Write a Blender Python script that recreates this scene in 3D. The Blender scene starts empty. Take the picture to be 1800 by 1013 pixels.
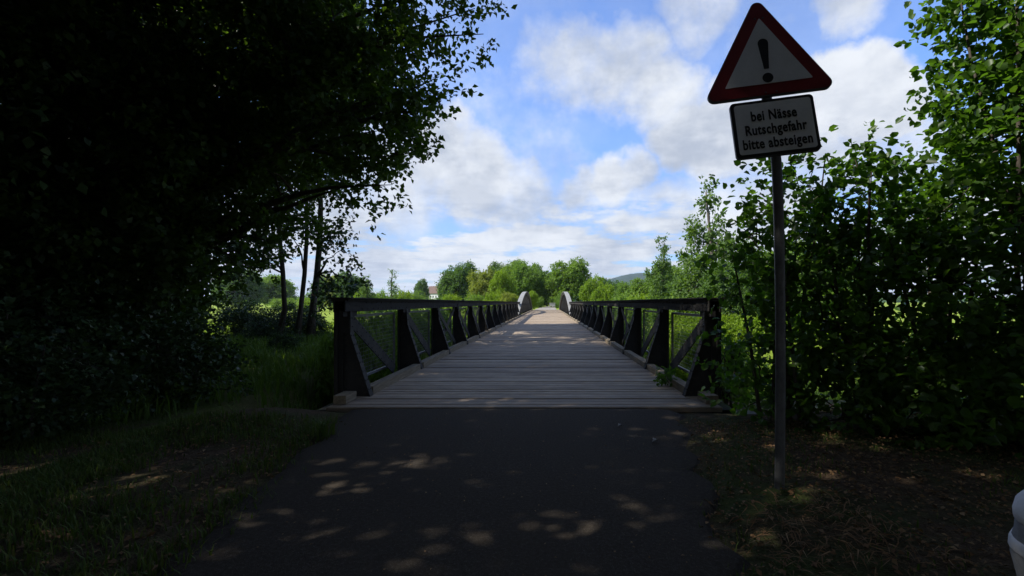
import bpy, bmesh, math, random
import numpy as np
from mathutils import Vector, Matrix, Euler, noise

SC = bpy.context.scene
COL = SC.collection
RAD = math.radians

# ------------------------------------------------------------------ camera
CAM_H = 1.05
FPX, VX, VY = 800.0, 962.0, 532.0           # focal length and vanishing point in 1800 px units
cam_data = bpy.data.cameras.new('camera')
cam = bpy.data.objects.new('camera', cam_data)
COL.objects.link(cam)
cam.location = (0, 0, CAM_H)
cam.rotation_euler = (math.pi / 2, 0, 0)
cam_data.sensor_width = 36.0
cam_data.lens = 36.0 * FPX / 1800.0
cam_data.shift_x = -(VX - 900.0) / 1800.0
cam_data.shift_y = (VY - 506.5) / 1800.0
cam_data.clip_start = 0.05
cam_data.clip_end = 9000
SC.camera = cam

# ------------------------------------------------------------------ light
SUN_EL, SUN_AZ = RAD(47), RAD(-104)           # azimuth clockwise from +Y: sun on the left
sun_dir = Vector((math.cos(SUN_EL) * math.sin(SUN_AZ), math.cos(SUN_EL) * math.cos(SUN_AZ), math.sin(SUN_EL)))
sd = bpy.data.lights.new('sun', 'SUN')
sd.energy = 5.0
sd.angle = RAD(0.55)
sd.color = (1.0, 0.95, 0.87)
sun = bpy.data.objects.new('sun', sd)
COL.objects.link(sun)
sun.location = (-30, 0, 40)
sun.rotation_euler = (-sun_dir).to_track_quat('-Z', 'Y').to_euler()

SC.view_settings.view_transform = 'Standard'
SC.view_settings.look = 'None'
SC.view_settings.exposure = 0.6
SC.view_settings.gamma = 1.0
SC.cycles.max_bounces = 8
SC.cycles.transparent_max_bounces = 8
SC.cycles.volume_bounces = 0

def dirpx(px, py):
    return Vector(((px - VX) / FPX, 1.0, (VY - py) / FPX)).normalized()

world = bpy.data.worlds.new('World')
SC.world = world
world.use_nodes = True
def build_world():
    nt = world.node_tree
    nt.nodes.clear()
    N, L = nt.nodes.new, nt.links.new
    def val(s, v):
        if isinstance(v, (int, float)): s.default_value = v
        elif isinstance(v, (tuple, Vector)): s.default_value = tuple(v)
        else: L(v, s)
    def mth(op, a, b=0.0, c=0.0, clamp=False):
        n = N('ShaderNodeMath'); n.operation = op; n.use_clamp = clamp
        val(n.inputs[0], a); val(n.inputs[1], b); val(n.inputs[2], c)
        return n.outputs[0]
    def vm(op, a, b=(0, 0, 0), out=0, scale=None):
        n = N('ShaderNodeVectorMath'); n.operation = op
        val(n.inputs[0], a); val(n.inputs[1], b)
        if scale is not None: val(n.inputs[3], scale)
        return n.outputs[out]
    def sstep(x, a, b, t0=0.0, t1=1.0):
        n = N('ShaderNodeMapRange'); n.interpolation_type = 'SMOOTHSTEP'
        val(n.inputs[0], x); val(n.inputs[1], a); val(n.inputs[2], b); val(n.inputs[3], t0); val(n.inputs[4], t1)
        return n.outputs[0]
    def nz(vec, scale, detail=5.0, rough=0.55, out=0):
        n = N('ShaderNodeTexNoise'); n.inputs['Scale'].default_value = scale
        n.inputs['Detail'].default_value = detail; n.inputs['Roughness'].default_value = rough
        L(vec, n.inputs['Vector']); return n.outputs[out]
    def mixc(f, a, b):
        n = N('ShaderNodeMix'); n.data_type = 'RGBA'
        val(n.inputs[0], f)
        for s, v in ((n.inputs[6], a), (n.inputs[7], b)):
            if isinstance(v, tuple): s.default_value = (*v, 1)
            else: L(v, s)
        return n.outputs[2]
    tc = N('ShaderNodeTexCoord')
    D = tc.outputs['Generated']
    sep = N('ShaderNodeSeparateXYZ'); L(D, sep.inputs[0])
    z = sep.outputs[2]
    # warp the direction so that cloud banks get ragged edges
    w1 = vm('SCALE', vm('SUBTRACT', nz(D, 3.2, 4, 0.6, 1), (.5, .5, .5)), scale=0.085)
    w2 = vm('SCALE', vm('SUBTRACT', nz(D, 13.0, 5, 0.62, 1), (.5, .5, .5)), scale=0.075)
    DW = vm('NORMALIZE', vm('ADD', vm('ADD', D, w1), w2))
    # cloud banks as caps on the sky sphere: direction, angular radius (deg), softness, weight
    caps = [((960, 105), 4.0, 3.5, .55), ((1020, 115), 4.5, 3.5, .8), ((1100, 120), 5.0, 3.5, .85), ((1160, 165), 5.0, 3.0, .9), ((1200, 230), 5.0, 2.5, 1.05), ((1270, 235), 6.0, 3.0, 1.1),
            ((1360, 220), 6.0, 3.0, 1.0), ((1480, 160), 5.5, 2.0, 1.2), ((1530, 185), 5.0, 2.0, 1.1), ((1460, 230), 5.5, 3.0, .9), ((1590, 270), 5.0, 3.0, .7),
            ((775, 265), 5.0, 3.5, 1.0), ((830, 310), 5.5, 4.0, 1.0), ((900, 335), 5.0, 3.5, .85), ((700, 320), 7.0, 5.0, .85), ((640, 250), 6.0, 5.0, .7),
            ((1020, 330), 3.0, 2.2, .85), ((1075, 320), 3.4, 2.2, 1.0), ((1120, 308), 2.8, 2.0, .9), ((960, 260), 6.0, 5.5, .42), ((860, 215), 6.0, 5.0, .4), ((820, 130), 5.0, 4.0, .35),
            ((1225, 15), 4.0, 3.0, .7), ((1490, -10), 3.0, 2.5, .8), ((1320, 60), 4.0, 4.0, .4)]
    dens = None
    for (p, r, s, wgt) in caps:
        r *= .8; s *= .85
        c = dirpx(*p)
        dt = vm('DOT_PRODUCT', DW, tuple(c), out=1)
        m = sstep(dt, math.cos(RAD(r + s)), math.cos(RAD(max(r - s, .2))), 0.0, wgt)
        dens = m if dens is None else mth('MAXIMUM', dens, m)
    # layered stratus low in the sky, all round
    zc = mth('ADD', mth('MAXIMUM', z, 0.0), 0.09)
    div = N('ShaderNodeVectorMath'); div.operation = 'DIVIDE'
    L(D, div.inputs[0]); cb = N('ShaderNodeCombineXYZ'); L(zc, cb.inputs[0]); L(zc, cb.inputs[1]); cb.inputs[2].default_value = 1.0
    L(cb.outputs[0], div.inputs[1])
    PL = div.outputs[0]
    st = nz(PL, 1.15, 6, 0.6)
    low = sstep(z, 0.36, 0.13)
    strat = mth('MULTIPLY', sstep(st, 0.30, 0.54), mth('ADD', mth('MULTIPLY', low, .95), 0.10))
    # the same cumulus go on outside the view
    cum = nz(D, 3.6, 6, 0.58)
    back = sstep(sep.outputs[1], 0.55, 0.25)
    cumm = mth('MULTIPLY', sstep(cum, 0.48, 0.60), back)
    dens = mth('MAXIMUM', dens, cumm)
    dens = mth('MAXIMUM', dens, strat)
    veil = mth('MULTIPLY', sstep(nz(D, 2.1, 7, 0.6), .38, .70), 0.36)
    det = nz(D, 24.0, 6, 0.62)
    dn = mth('ADD', dens, mth('MULTIPLY', mth('SUBTRACT', det, 0.5), 0.62))
    cov = mth('MAXIMUM', sstep(dn, 0.07, 1.0), mth('MULTIPLY', veil, 0.75))
    # lit and grey sides of the clouds
    sh = nz(vm('ADD', D, (0.0, 0.0, 0.05)), 6.5, 5, 0.6)
    sh2 = nz(PL, 2.3, 6, 0.62)
    lit = mth('ADD', mth('MULTIPLY', sstep(sh, .36, .62), .6), mth('MULTIPLY', sstep(sh2, .35, .62), .4))
    ccol = mixc(lit, (3.2, 3.6, 4.4), (5.9, 6.15, 6.55))
    sky = N('ShaderNodeTexSky')
    sky.sky_type = 'NISHITA'; sky.sun_disc = False
    sky.sun_elevation = SUN_EL; sky.sun_rotation = SUN_AZ % (2 * math.pi)
    sky.air_density = 1.0; sky.dust_density = 0.6; sky.ozone_density = 1.3
    hs = N('ShaderNodeMix'); hs.data_type = 'RGBA'; hs.blend_type = 'MULTIPLY'; hs.inputs[0].default_value = 1.0
    L(sky.outputs[0], hs.inputs[6])
    hz_ = sstep(z, 0.0, 0.42, 0.62, 1.0)
    cbz = N('ShaderNodeVectorMath'); cbz.operation = 'SCALE'; cbz.inputs[0].default_value = (1.05, 1.36, 1.92); L(hz_, cbz.inputs[3])
    L(cbz.outputs[0], hs.inputs[7])
    col = mixc(cov, hs.outputs[2], ccol)
    bg = N('ShaderNodeBackground'); bg.inputs[1].default_value = 0.1
    L(col, bg.inputs[0])
    out = N('ShaderNodeOutputWorld'); L(bg.outputs[0], out.inputs[0])
build_world()

# ------------------------------------------------------------------ helpers
def at(px, py, d):
    return Vector(((px - VX) / FPX * d, d, CAM_H + (VY - py) / FPX * d))

def tag(o, label=None, cat=None, group=None, kind=None):
    if label: o['label'] = label
    if cat: o['category'] = cat
    if group: o['group'] = group
    if kind: o['kind'] = kind
    return o

def empty(name, loc=(0, 0, 0), rz=0.0):
    o = bpy.data.objects.new(name, None)
    COL.objects.link(o)
    o.location = loc
    o.rotation_euler = (0, 0, rz)
    o.empty_display_size = 0.2
    return o

def link(name, me, mat=None, parent=None, loc=(0, 0, 0), rot=(0, 0, 0)):
    o = bpy.data.objects.new(name, me)
    COL.objects.link(o)
    o.location = loc
    o.rotation_euler = rot
    if mat is not None and not me.materials:
        me.materials.append(mat)
    if parent is not None:
        o.parent = parent
    return o

def copy_tree(o, parent=None):
    c = o.copy()
    COL.objects.link(c)
    c.parent = parent
    for ch in list(o.children):
        copy_tree(ch, c)
    return c

class MB:
    """collects pieces of one mesh"""
    def __init__(s):
        s.v, s.f, s.sm = [], [], []
    def add(s, vs, fs, smooth=False):
        b = len(s.v)
        s.v.extend([tuple(p) for p in vs])
        s.f.extend([tuple(i + b for i in f) for f in fs])
        s.sm.extend([smooth] * len(fs))
    def box(s, c, d, M=None):
        x, y, z = d[0] / 2, d[1] / 2, d[2] / 2
        vs = [Vector((i * x, j * y, k * z)) for i in (-1, 1) for j in (-1, 1) for k in (-1, 1)]
        if M is not None: vs = [M @ p for p in vs]
        vs = [p + Vector(c) for p in vs]
        s.add(vs, [(0, 1, 3, 2), (4, 6, 7, 5), (0, 4, 5, 1), (2, 3, 7, 6), (0, 2, 6, 4), (1, 5, 7, 3)])
    def bar(s, a, b, w, t, side=Vector((1, 0, 0))):
        """flat bar from a to b; t is its thickness along side, w its width across"""
        a, b = Vector(a), Vector(b)
        u = (b - a).normalized()
        n = (side - u * side.dot(u)).normalized()
        q = u.cross(n)
        vs = [p + n * (i * t / 2) + q * (j * w / 2) for p in (a, b) for i, j in ((-1, -1), (1, -1), (1, 1), (-1, 1))]
        s.add(vs, [(0, 3, 2, 1), (4, 5, 6, 7), (0, 1, 5, 4), (1, 2, 6, 5), (2, 3, 7, 6), (3, 0, 4, 7)])
    def tube(s, pts, rad, n=6, cap=True):
        pts = [Vector(p) for p in pts]
        if not isinstance(rad, (list, tuple)): rad = [rad] * len(pts)
        rings = []
        ref = Vector((0.31, 0.95, 0.12))
        for i, p in enumerate(pts):
            t = (pts[min(i + 1, len(pts) - 1)] - pts[max(i - 1, 0)]).normalized()
            a = ref - t * ref.dot(t)
            if a.length < 1e-3: a = Vector((1, 0, 0)) - t * t.x
            a.normalize(); b = t.cross(a)
            rings.append([p + (a * math.cos(k * 2 * math.pi / n) + b * math.sin(k * 2 * math.pi / n)) * rad[i] for k in range(n)])
        vs = [p for r in rings for p in r]
        fs = []
        for i in range(len(pts) - 1):
            for k in range(n):
                k2 = (k + 1) % n
                fs.append((i * n + k, i * n + k2, (i + 1) * n + k2, (i + 1) * n + k))
        if cap:
            fs.append(tuple(range(n - 1, -1, -1)))
            fs.append(tuple((len(pts) - 1) * n + k for k in range(n)))
        s.add(vs, fs, True)
    def prism(s, poly, axis, a, b):
        """poly: 2-D points; extruded along axis ('x','y','z') from a to b"""
        n = len(poly)
        def P(p, t):
            return {'x': (t, p[0], p[1]), 'y': (p[0], t, p[1]), 'z': (p[0], p[1], t)}[axis]
        vs = [P(p, a) for p in poly] + [P(p, b) for p in poly]
        fs = [tuple(range(n - 1, -1, -1)), tuple(range(n, 2 * n))]
        fs += [(i, (i + 1) % n, n + (i + 1) % n, n + i) for i in range(n)]
        s.add(vs, fs)
    def dome(s, c, nrm, r, n=6):
        c, nrm = Vector(c), Vector(nrm).normalized()
        a = nrm.orthogonal().normalized(); b = nrm.cross(a)
        ring = lambda rr, h: [c + nrm * h + (a * math.cos(k * 2 * math.pi / n) + b * math.sin(k * 2 * math.pi / n)) * rr for k in range(n)]
        vs = ring(r, 0) + ring(r * .55, r * .6)
        s.add(vs, [(k, (k + 1) % n, n + (k + 1) % n, n + k) for k in range(n)] + [tuple(range(n, 2 * n))])
    def mesh(s, name):
        me = bpy.data.meshes.new(name)
        me.from_pydata(s.v, [], s.f)
        me.polygons.foreach_set('use_smooth', s.sm)
        me.update()
        return me
    def build(s, name, mat, parent=None, loc=(0, 0, 0), rot=(0, 0, 0)):
        return link(name, s.mesh(name), mat, parent, loc, rot)

def np_mesh(name, V, F, var=None):
    """V (n,3), F (m,k) numpy arrays -> mesh; var: one float for each face"""
    me = bpy.data.meshes.new(name)
    n, (m, k) = len(V), F.shape
    me.vertices.add(n); me.vertices.foreach_set('co', np.ascontiguousarray(V, np.float32).ravel())
    me.loops.add(m * k); me.loops.foreach_set('vertex_index', np.ascontiguousarray(F, np.int32).ravel())
    me.polygons.add(m)
    me.polygons.foreach_set('loop_start', np.arange(0, m * k, k, dtype=np.int32))
    me.polygons.foreach_set('loop_total', np.full(m, k, np.int32))
    if var is not None:
        a = me.attributes.new('var', 'FLOAT', 'FACE')
        a.data.foreach_set('value', np.ascontiguousarray(var, np.float32))
    me.update(calc_edges=True)
    return me

# ------------------------------------------------------------------ materials
class Mat:
    def __init__(s, name):
        s.m = bpy.data.materials.new(name); s.m.use_nodes = True
        s.nt = s.m.node_tree; s.nt.nodes.clear()
        s.out = s.nt.nodes.new('ShaderNodeOutputMaterial')
        s.tc = s.nt.nodes.new('ShaderNodeTexCoord')
    def n(s, t): return s.nt.nodes.new(t)
    def l(s, a, b): s.nt.links.new(a, b)
    def noise(s, scale, detail=4, rough=.6, vec=None, stretch=None, out=0):
        t = s.n('ShaderNodeTexNoise'); t.inputs['Scale'].default_value = scale
        t.inputs['Detail'].default_value = detail; t.inputs['Roughness'].default_value = rough
        src = vec if vec is not None else s.tc.outputs['Object']
        if stretch:
            mp = s.n('ShaderNodeMapping'); mp.inputs['Scale'].default_value = stretch
            s.l(src, mp.inputs[0]); src = mp.outputs[0]
        s.l(src, t.inputs['Vector']); return t.outputs[out]
    def ramp(s, fac, stops):
        r = s.n('ShaderNodeValToRGB'); e = r.color_ramp.elements
        while len(e) > 1: e.remove(e[-1])
        for i, (p, c) in enumerate(stops):
            el = e[0] if i == 0 else e.new(p)
            el.position = p
            el.color = (*c, 1) if isinstance(c, tuple) else (c, c, c, 1)
        s.l(fac, r.inputs[0]); return r.outputs[0]
    def mix(s, f, a, b, bt='MIX'):
        x = s.n('ShaderNodeMix'); x.data_type = 'RGBA'; x.blend_type = bt
        for sk, v in ((x.inputs[0], f), (x.inputs[6], a), (x.inputs[7], b)):
            if isinstance(v, tuple): sk.default_value = (*v, 1)
            elif isinstance(v, (int, float)): sk.default_value = v
            else: s.l(v, sk)
        return x.outputs[2]
    def math(s, op, a, b=0.0, clamp=False):
        x = s.n('ShaderNodeMath'); x.operation = op; x.use_clamp = clamp
        for sk, v in ((x.inputs[0], a), (x.inputs[1], b)):
            if isinstance(v, (int, float)): sk.default_value = v
            else: s.l(v, sk)
        return x.outputs[0]
    def bump(s, h, strength=.3, dist=.01, nrm=None):
        b = s.n('ShaderNodeBump'); b.inputs['Strength'].default_value = strength; b.inputs['Distance'].default_value = dist
        s.l(h, b.inputs['Height'])
        if nrm is not None: s.l(nrm, b.inputs['Normal'])
        return b.outputs[0]
    def bsdf(s, col, rough=.7, spec=.3, nrm=None, metal=0.0):
        p = s.n('ShaderNodeBsdfPrincipled')
        for nm, v in (('Base Color', col), ('Roughness', rough), ('Specular IOR Level', spec), ('Metallic', metal)):
            sk = p.inputs[nm]
            if isinstance(v, tuple): sk.default_value = (*v, 1)
            elif isinstance(v, (int, float)): sk.default_value = v
            else: s.l(v, sk)
        if nrm is not None: s.l(nrm, p.inputs['Normal'])
        return p.outputs[0]
    def done(s, sh):
        s.l(sh, s.out.inputs['Surface']); return s.m

def leaf_mat(name, dark, mid, light, trans=.35, rough=.5, spec=.35, tint=None):
    m = Mat(name)
    a = m.n('ShaderNodeAttribute'); a.attribute_name = 'var'
    oi = m.n('ShaderNodeObjectInfo')
    c = m.ramp(a.outputs['Fac'], [(0, dark), (.5, mid), (1, light)])
    c = m.mix(m.math('MULTIPLY', oi.outputs['Random'], .35), c, (mid[0] * 1.35, mid[1] * 1.1, mid[2] * .8))
    p = m.bsdf(c, rough, spec)
    t = m.n('ShaderNodeBsdfTranslucent')
    m.l(m.mix(1.0, c, (1.5, 1.6, .5), 'MULTIPLY'), t.inputs[0])
    mx = m.n('ShaderNodeMixShader'); mx.inputs[0].default_value = trans
    m.l(p, mx.inputs[1]); m.l(t.outputs[0], mx.inputs[2])
    return m.done(mx.outputs[0])

def simple(name, c1, c2, scale=6, rough=.7, spec=.3, bump=.2, bd=.01, stretch=None, metal=0.0):
    m = Mat(name)
    n1 = m.noise(scale, 6, .62, stretch=stretch)
    n2 = m.noise(scale * 7, 4, .6, stretch=stretch)
    f = m.math('ADD', m.math('MULTIPLY', n1, .65), m.math('MULTIPLY', n2, .35))
    col = m.ramp(f, [(.36, c1), (.64, c2)])
    return m.done(m.bsdf(col, rough, spec, m.bump(f, bump, bd), metal))

M = {}
M['oak_leaf'] = leaf_mat('oak_leaf', (.03, .06, .013), (.048, .092, .018), (.075, .125, .026), .45)
M['dark_leaf'] = leaf_mat('dark_leaf', (.016, .034, .011), (.03, .06, .016), (.045, .085, .022), .22)
M['hedge_leaf'] = leaf_mat('hedge_leaf', (.034, .08, .014), (.056, .122, .02), (.09, .165, .028), .58, .42, .4)
M['far_leaf'] = leaf_mat('far_leaf', (.075, .135, .024), (.12, .205, .038), (.17, .26, .055), .45, .6, .2)
M['deep_leaf'] = leaf_mat('deep_leaf', (.045, .09, .026), (.07, .135, .038), (.105, .175, .05), .45, .6, .2)
M['yellow_leaf'] = leaf_mat('yellow_leaf', (.12, .16, .03), (.19, .23, .048), (.26, .29, .07), .45, .6, .2)
M['lime_leaf'] = leaf_mat('lime_leaf', (.1, .17, .014), (.16, .25, .02), (.22, .31, .035), .45, .6, .2)
M['alder_leaf'] = leaf_mat('alder_leaf', (.055, .1, .03), (.085, .15, .044), (.13, .2, .065), .45, .6, .2)
M['grass_blade'] = leaf_mat('grass_blade', (.035, .06, .014), (.06, .1, .022), (.14, .14, .05), .3, .6, .2)
M['meadow_blade'] = leaf_mat('meadow_blade', (.13, .2, .024), (.19, .27, .033), (.27, .33, .055), .35, .6, .2)
M['shelf_blade'] = leaf_mat('shelf_blade', (.06, .11, .02), (.095, .165, .03), (.16, .2, .06), .35, .6, .2)
M['litter'] = leaf_mat('litter', (.08, .045, .022), (.17, .1, .05), (.33, .22, .12), .1, .8, .15)
M['bark'] = simple('bark', (.03, .024, .018), (.1, .085, .068), 5, .9, .15, .8, .03, (1, 1, .25))
M['pale_bark'] = simple('pale_bark', (.07, .058, .045), (.2, .175, .145), 5, .9, .15, .7, .03, (1, 1, .3))

def iron_mat():
    m = Mat('painted_iron')
    n1 = m.noise(3.5, 6, .7); n2 = m.noise(28, 5, .7)
    f = m.math('ADD', m.math('MULTIPLY', n1, .55), m.math('MULTIPLY', n2, .45))
    col = m.ramp(f, [(.3, (.018, .017, .016)), (.52, (.03, .029, .027)), (.6, (.05, .045, .039)), (.7, (.1, .065, .04))])
    r = m.ramp(n2, [(.3, .55), (.7, .85)])
    return m.done(m.bsdf(col, r, .22, m.bump(n2, .35, .006)))
M['iron'] = iron_mat()

def chord_mat():
    # the same iron with moss and lichen on its top
    m = Mat('mossy_iron')
    n1 = m.noise(3.0, 6, .7); n2 = m.noise(26, 5, .7)
    f = m.math('ADD', m.math('MULTIPLY', n1, .55), m.math('MULTIPLY', n2, .45))
    col = m.ramp(f, [(.3, (.02, .019, .018)), (.55, (.036, .034, .031)), (.7, (.08, .062, .045))])
    g = m.n('ShaderNodeNewGeometry'); sp = m.n('ShaderNodeSeparateXYZ'); m.l(g.outputs['Normal'], sp.inputs[0])
    up = m.math('MULTIPLY', m.ramp(sp.outputs[2], [(.6, 0.0), (.9, 1.0)]), m.ramp(n1, [(.38, 0.0), (.56, 1.0)]))
    col = m.mix(up, col, (.055, .075, .02))
    return m.done(m.bsdf(col, .85, .15, m.bump(n2, .5, .008)))
M['chord'] = chord_mat()
M['galv'] = simple('galvanised_steel', (.1, .105, .11), (.18, .185, .19), 20, .5, .5, .05, .002, None, .35)
M['arch'] = simple('pale_arch', (.15, .15, .14), (.3, .3, .28), 2.5, .85, .2, .3, .01)  # pale grey of the arch's top plate; the web below is dark iron

def plank_mat():
    m = Mat('weathered_planks')
    oi = m.n('ShaderNodeObjectInfo')
    ad = m.n('ShaderNodeVectorMath'); ad.operation = 'ADD'
    sc = m.n('ShaderNodeVectorMath'); sc.operation = 'SCALE'; sc.inputs[0].default_value = (37, 19, 11)
    m.l(oi.outputs['Random'], sc.inputs[3]); m.l(m.tc.outputs['Object'], ad.inputs[0]); m.l(sc.outputs[0], ad.inputs[1])
    v = ad.outputs[0]
    g = m.noise(14, 7, .68, v, (.35, 6, 1)); b = m.noise(2.2, 5, .6, v); d = m.noise(40, 4, .7, v, (.6, 2, 1))
    f = m.math('ADD', m.math('MULTIPLY', g, .5), m.math('MULTIPLY', b, .5))
    col = m.ramp(f, [(.3, (.125, .084, .053)), (.48, (.315, .247, .174)), (.67, (.52, .418, .3))])
    col = m.mix(m.math('MULTIPLY', m.math('POWER', oi.outputs['Random'], 1.6), .75), col, (.17, .13, .095))
    col = m.mix(m.ramp(b, [(.58, 0.0), (.72, .55)]), col, (.14, .115, .09))
    return m.done(m.bsdf(col, m.ramp(d, [(.3, .62), (.7, .86)]), .3, m.bump(g, .6, .006)))
M['plank'] = plank_mat()
M['kerb_wood'] = simple('kerb_wood', (.12, .095, .062), (.27, .22, .15), 6, .85, .2, .5, .006, (6, .6, 6))
M['concrete'] = simple('old_concrete', (.1, .095, .08), (.24, .225, .195), 3, .92, .15, .5, .02)

def asphalt_mat():
    m = Mat('asphalt')
    fine = m.noise(260, 2, .55); mid = m.noise(60, 4, .6); big = m.noise(.9, 5, .6)
    col = m.ramp(m.math('ADD', m.math('MULTIPLY', fine, .6), m.math('MULTIPLY', mid, .4)),
                 [(.36, (.026, .021, .0155)), (.54, (.046, .0375, .0285)), (.68, (.1, .084, .066))])
    col = m.mix(m.ramp(big, [(.5, 0.0), (.75, .5)]), col, (.055, .042, .028))
    return m.done(m.bsdf(col, .9, .12, m.bump(m.math('ADD', fine, mid), .55, .006)))
M['asphalt'] = asphalt_mat()

def ground_mat():
    m = Mat('ground_cover')
    at_ = m.n('ShaderNodeAttribute'); at_.attribute_name = 'cover'
    pos = m.n('ShaderNodeNewGeometry').outputs['Position']
    a = m.noise(1.3, 6, .65, pos); b = m.noise(18, 5, .7, pos); c = m.noise(.09, 5, .6, pos); d = m.noise(90, 3, .6, pos)
    dirt = m.ramp(m.math('ADD', m.math('MULTIPLY', b, .6), m.math('MULTIPLY', d, .4)), [(.32, (.04, .026, .016)), (.52, (.09, .06, .036)), (.7, (.17, .125, .075))])
    dirt = m.mix(m.ramp(a, [(.42, 0.0), (.6, .8)]), dirt, m.ramp(b, [(.35, (.022, .036, .01)), (.65, (.05, .075, .02))]))
    mead = m.ramp(m.math('ADD', m.math('MULTIPLY', c, .5), m.math('MULTIPLY', b, .5)), [(.34, (.12, .175, .02)), (.52, (.19, .255, .03)), (.68, (.27, .31, .05))])
    f = m.math('ADD', at_.outputs['Fac'], m.math('MULTIPLY', m.math('SUBTRACT', a, .5), .5), True)
    col = m.mix(f, dirt, mead)
    return m.done(m.bsdf(col, .95, .1, m.bump(m.math('ADD', b, d), .8, .03)))
M['ground'] = ground_mat()

# ------------------------------------------------------------------ terrain
def ss(x, a, b):
    t = np.clip((x - a) / (b - a), 0, 1)
    return t * t * (3 - 2 * t)

def hgt(x, y):
    x, y = np.asarray(x, float), np.asarray(y, float)
    # near bank carrying the path
    z = np.full(np.broadcast(x, y).shape, -0.035) + 0.0 * x
    z = z - 0.28 * ss(-x, 2.3, 4.6) + 0.085 * ss(x, 0.9, 1.35) * (1 - ss(x, 3, 6)) * (1 - ss(y, 3.0, 4.2))
    # left: grassy shelf to about 20 m, then down to the meadows
    left = -0.42 - 1.3 * ss(y, 19, 36)
    right = -0.35 - 1.25 * ss(y, 5.5, 13)
    mid = -0.5 - 1.9 * ss(y, 4.6, 8.5)
    wl = ss(-x, 2.9, 4.6); wr = ss(x, 2.3, 3.6)
    va = mid * (1 - wl - wr) + left * wl + right * wr
    k = ss(y, 4.3, 6.2)
    z = z * (1 - k) + va * k
    # far bank: the embankment that carries the path on
    fb = ss(y, 60, 66) * (1 - ss(np.abs(x + .2), 3.2, 8.0))
    z = z * (1 - fb) + (-0.035) * fb
    # rolling land towards the hills
    z = z + 2.4 * ss(y, 120, 420) + 0.00002 * np.maximum(y - 400, 0) ** 1.5
    z = z + .13 * np.exp(-((x + 3.0) ** 2 / .5 + (y - 4.3) ** 2 / .25))
    z = z + .05 * np.sin(x * .9 + 1.3) * np.sin(y * .7) * ss(np.abs(x), 3, 6)
    return z
def hz(x, y): return float(hgt(x, y))

def build_ground():
    def axis(lo, hi, near):
        a = [near * 0]
        p, s = 0.0, near
        while p < hi: p += s; a.append(p); s *= 1.06 if p > 12 else 1.0
        p, s, b = 0.0, near, []
        while p > lo: p -= s; b.append(p); s *= 1.06 if p < -12 else 1.0
        return np.array(b[::-1] + a)
    xs, ys = axis(-4000, 4000, .3), axis(-400, 6000, .3)
    X, Y = np.meshgrid(xs, ys)
    Z = hgt(X, Y)
    nn = np.array([noise.noise(Vector((a * 1.7, b * 1.7, 0))) for a, b in zip(X.ravel(), Y.ravel())]).reshape(X.shape)
    Z = Z + .022 * nn * (1 - ss(np.hypot(X, Y), 25, 60))
    nx, ny = len(xs), len(ys)
    V = np.c_[X.ravel(), Y.ravel(), Z.ravel()]
    i = (np.arange(ny - 1)[:, None] * nx + np.arange(nx - 1)[None]).ravel()
    F = np.c_[i, i + 1, i + nx + 1, i + nx]
    me = np_mesh('ground', V, F)
    cov = np.maximum(ss(Y, 20, 26) * ss(-X, 2, 5), ss(X, 4.5, 6.5) * ss(Y, 9, 13))
    cov = np.maximum(cov, ss(Y, 24, 40))
    cov = np.maximum(cov, .32 * ss(-X, 3.2, 4.5) * ss(Y, 4.5, 7))
    a = me.attributes.new('cover', 'FLOAT', 'POINT'); a.data.foreach_set('value', cov.ravel().astype(np.float32))
    me.polygons.foreach_set('use_smooth', np.ones(len(me.polygons), bool))
    o = link('ground', me, M['ground']); tag(o, kind='structure')
build_ground()

def strip(name, rows, mat, thick=.05):
    """rows: (y, x_left, x_right, z)"""
    rng = random.Random(5)
    mb = MB(); vs = []
    for (y, a, b, z) in rows:
        ja, jb = rng.gauss(0, .04), rng.gauss(0, .04)
        vs += [(a + ja - .05, y, z - thick), (a + ja, y, z - .008), (a + ja + .12, y, z), ((a + b) / 2, y, z + .006), (b + jb - .12, y, z), (b + jb, y, z - .008), (b + jb + .05, y, z - thick)]
    fs = []
    for i in range(len(rows) - 1):
        for k in range(6):
            fs.append((i * 7 + k, i * 7 + k + 1, i * 7 + k + 8, i * 7 + k + 7))
    mb.add(vs, fs, True)
    o = mb.build(name, mat)
    tag(o, kind='structure')
    return o
rows = []
for i in range(86):
    y = -12.5 + i * .2
    y = min(y, 4.56)
    t = min(1.0, max(0.0, (y - 1.2) / 3.3))
    rows.append((y, -1.42 + (y - 1.75) * -.06 * (y < 1.75) - .5 * t, .62 + .66 * t - (y < 1.75) * (1.75 - y) * .03, -.004))
    if y >= 4.56: break
strip('path', rows, M['asphalt'])
rows = [(66.2 + i * 1.5, -1.85 + .0006 * (i * 1.5) ** 2, 1.4 + .0006 * (i * 1.5) ** 2, .004 if i < 37 else hz(0, 66 + i * 1.5) + .04) for i in range(60)]
strip('path', rows, simple('far_path', (.2, .18, .15), (.34, .31, .27), 1.2, .9, .2, .2, .01))

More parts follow.
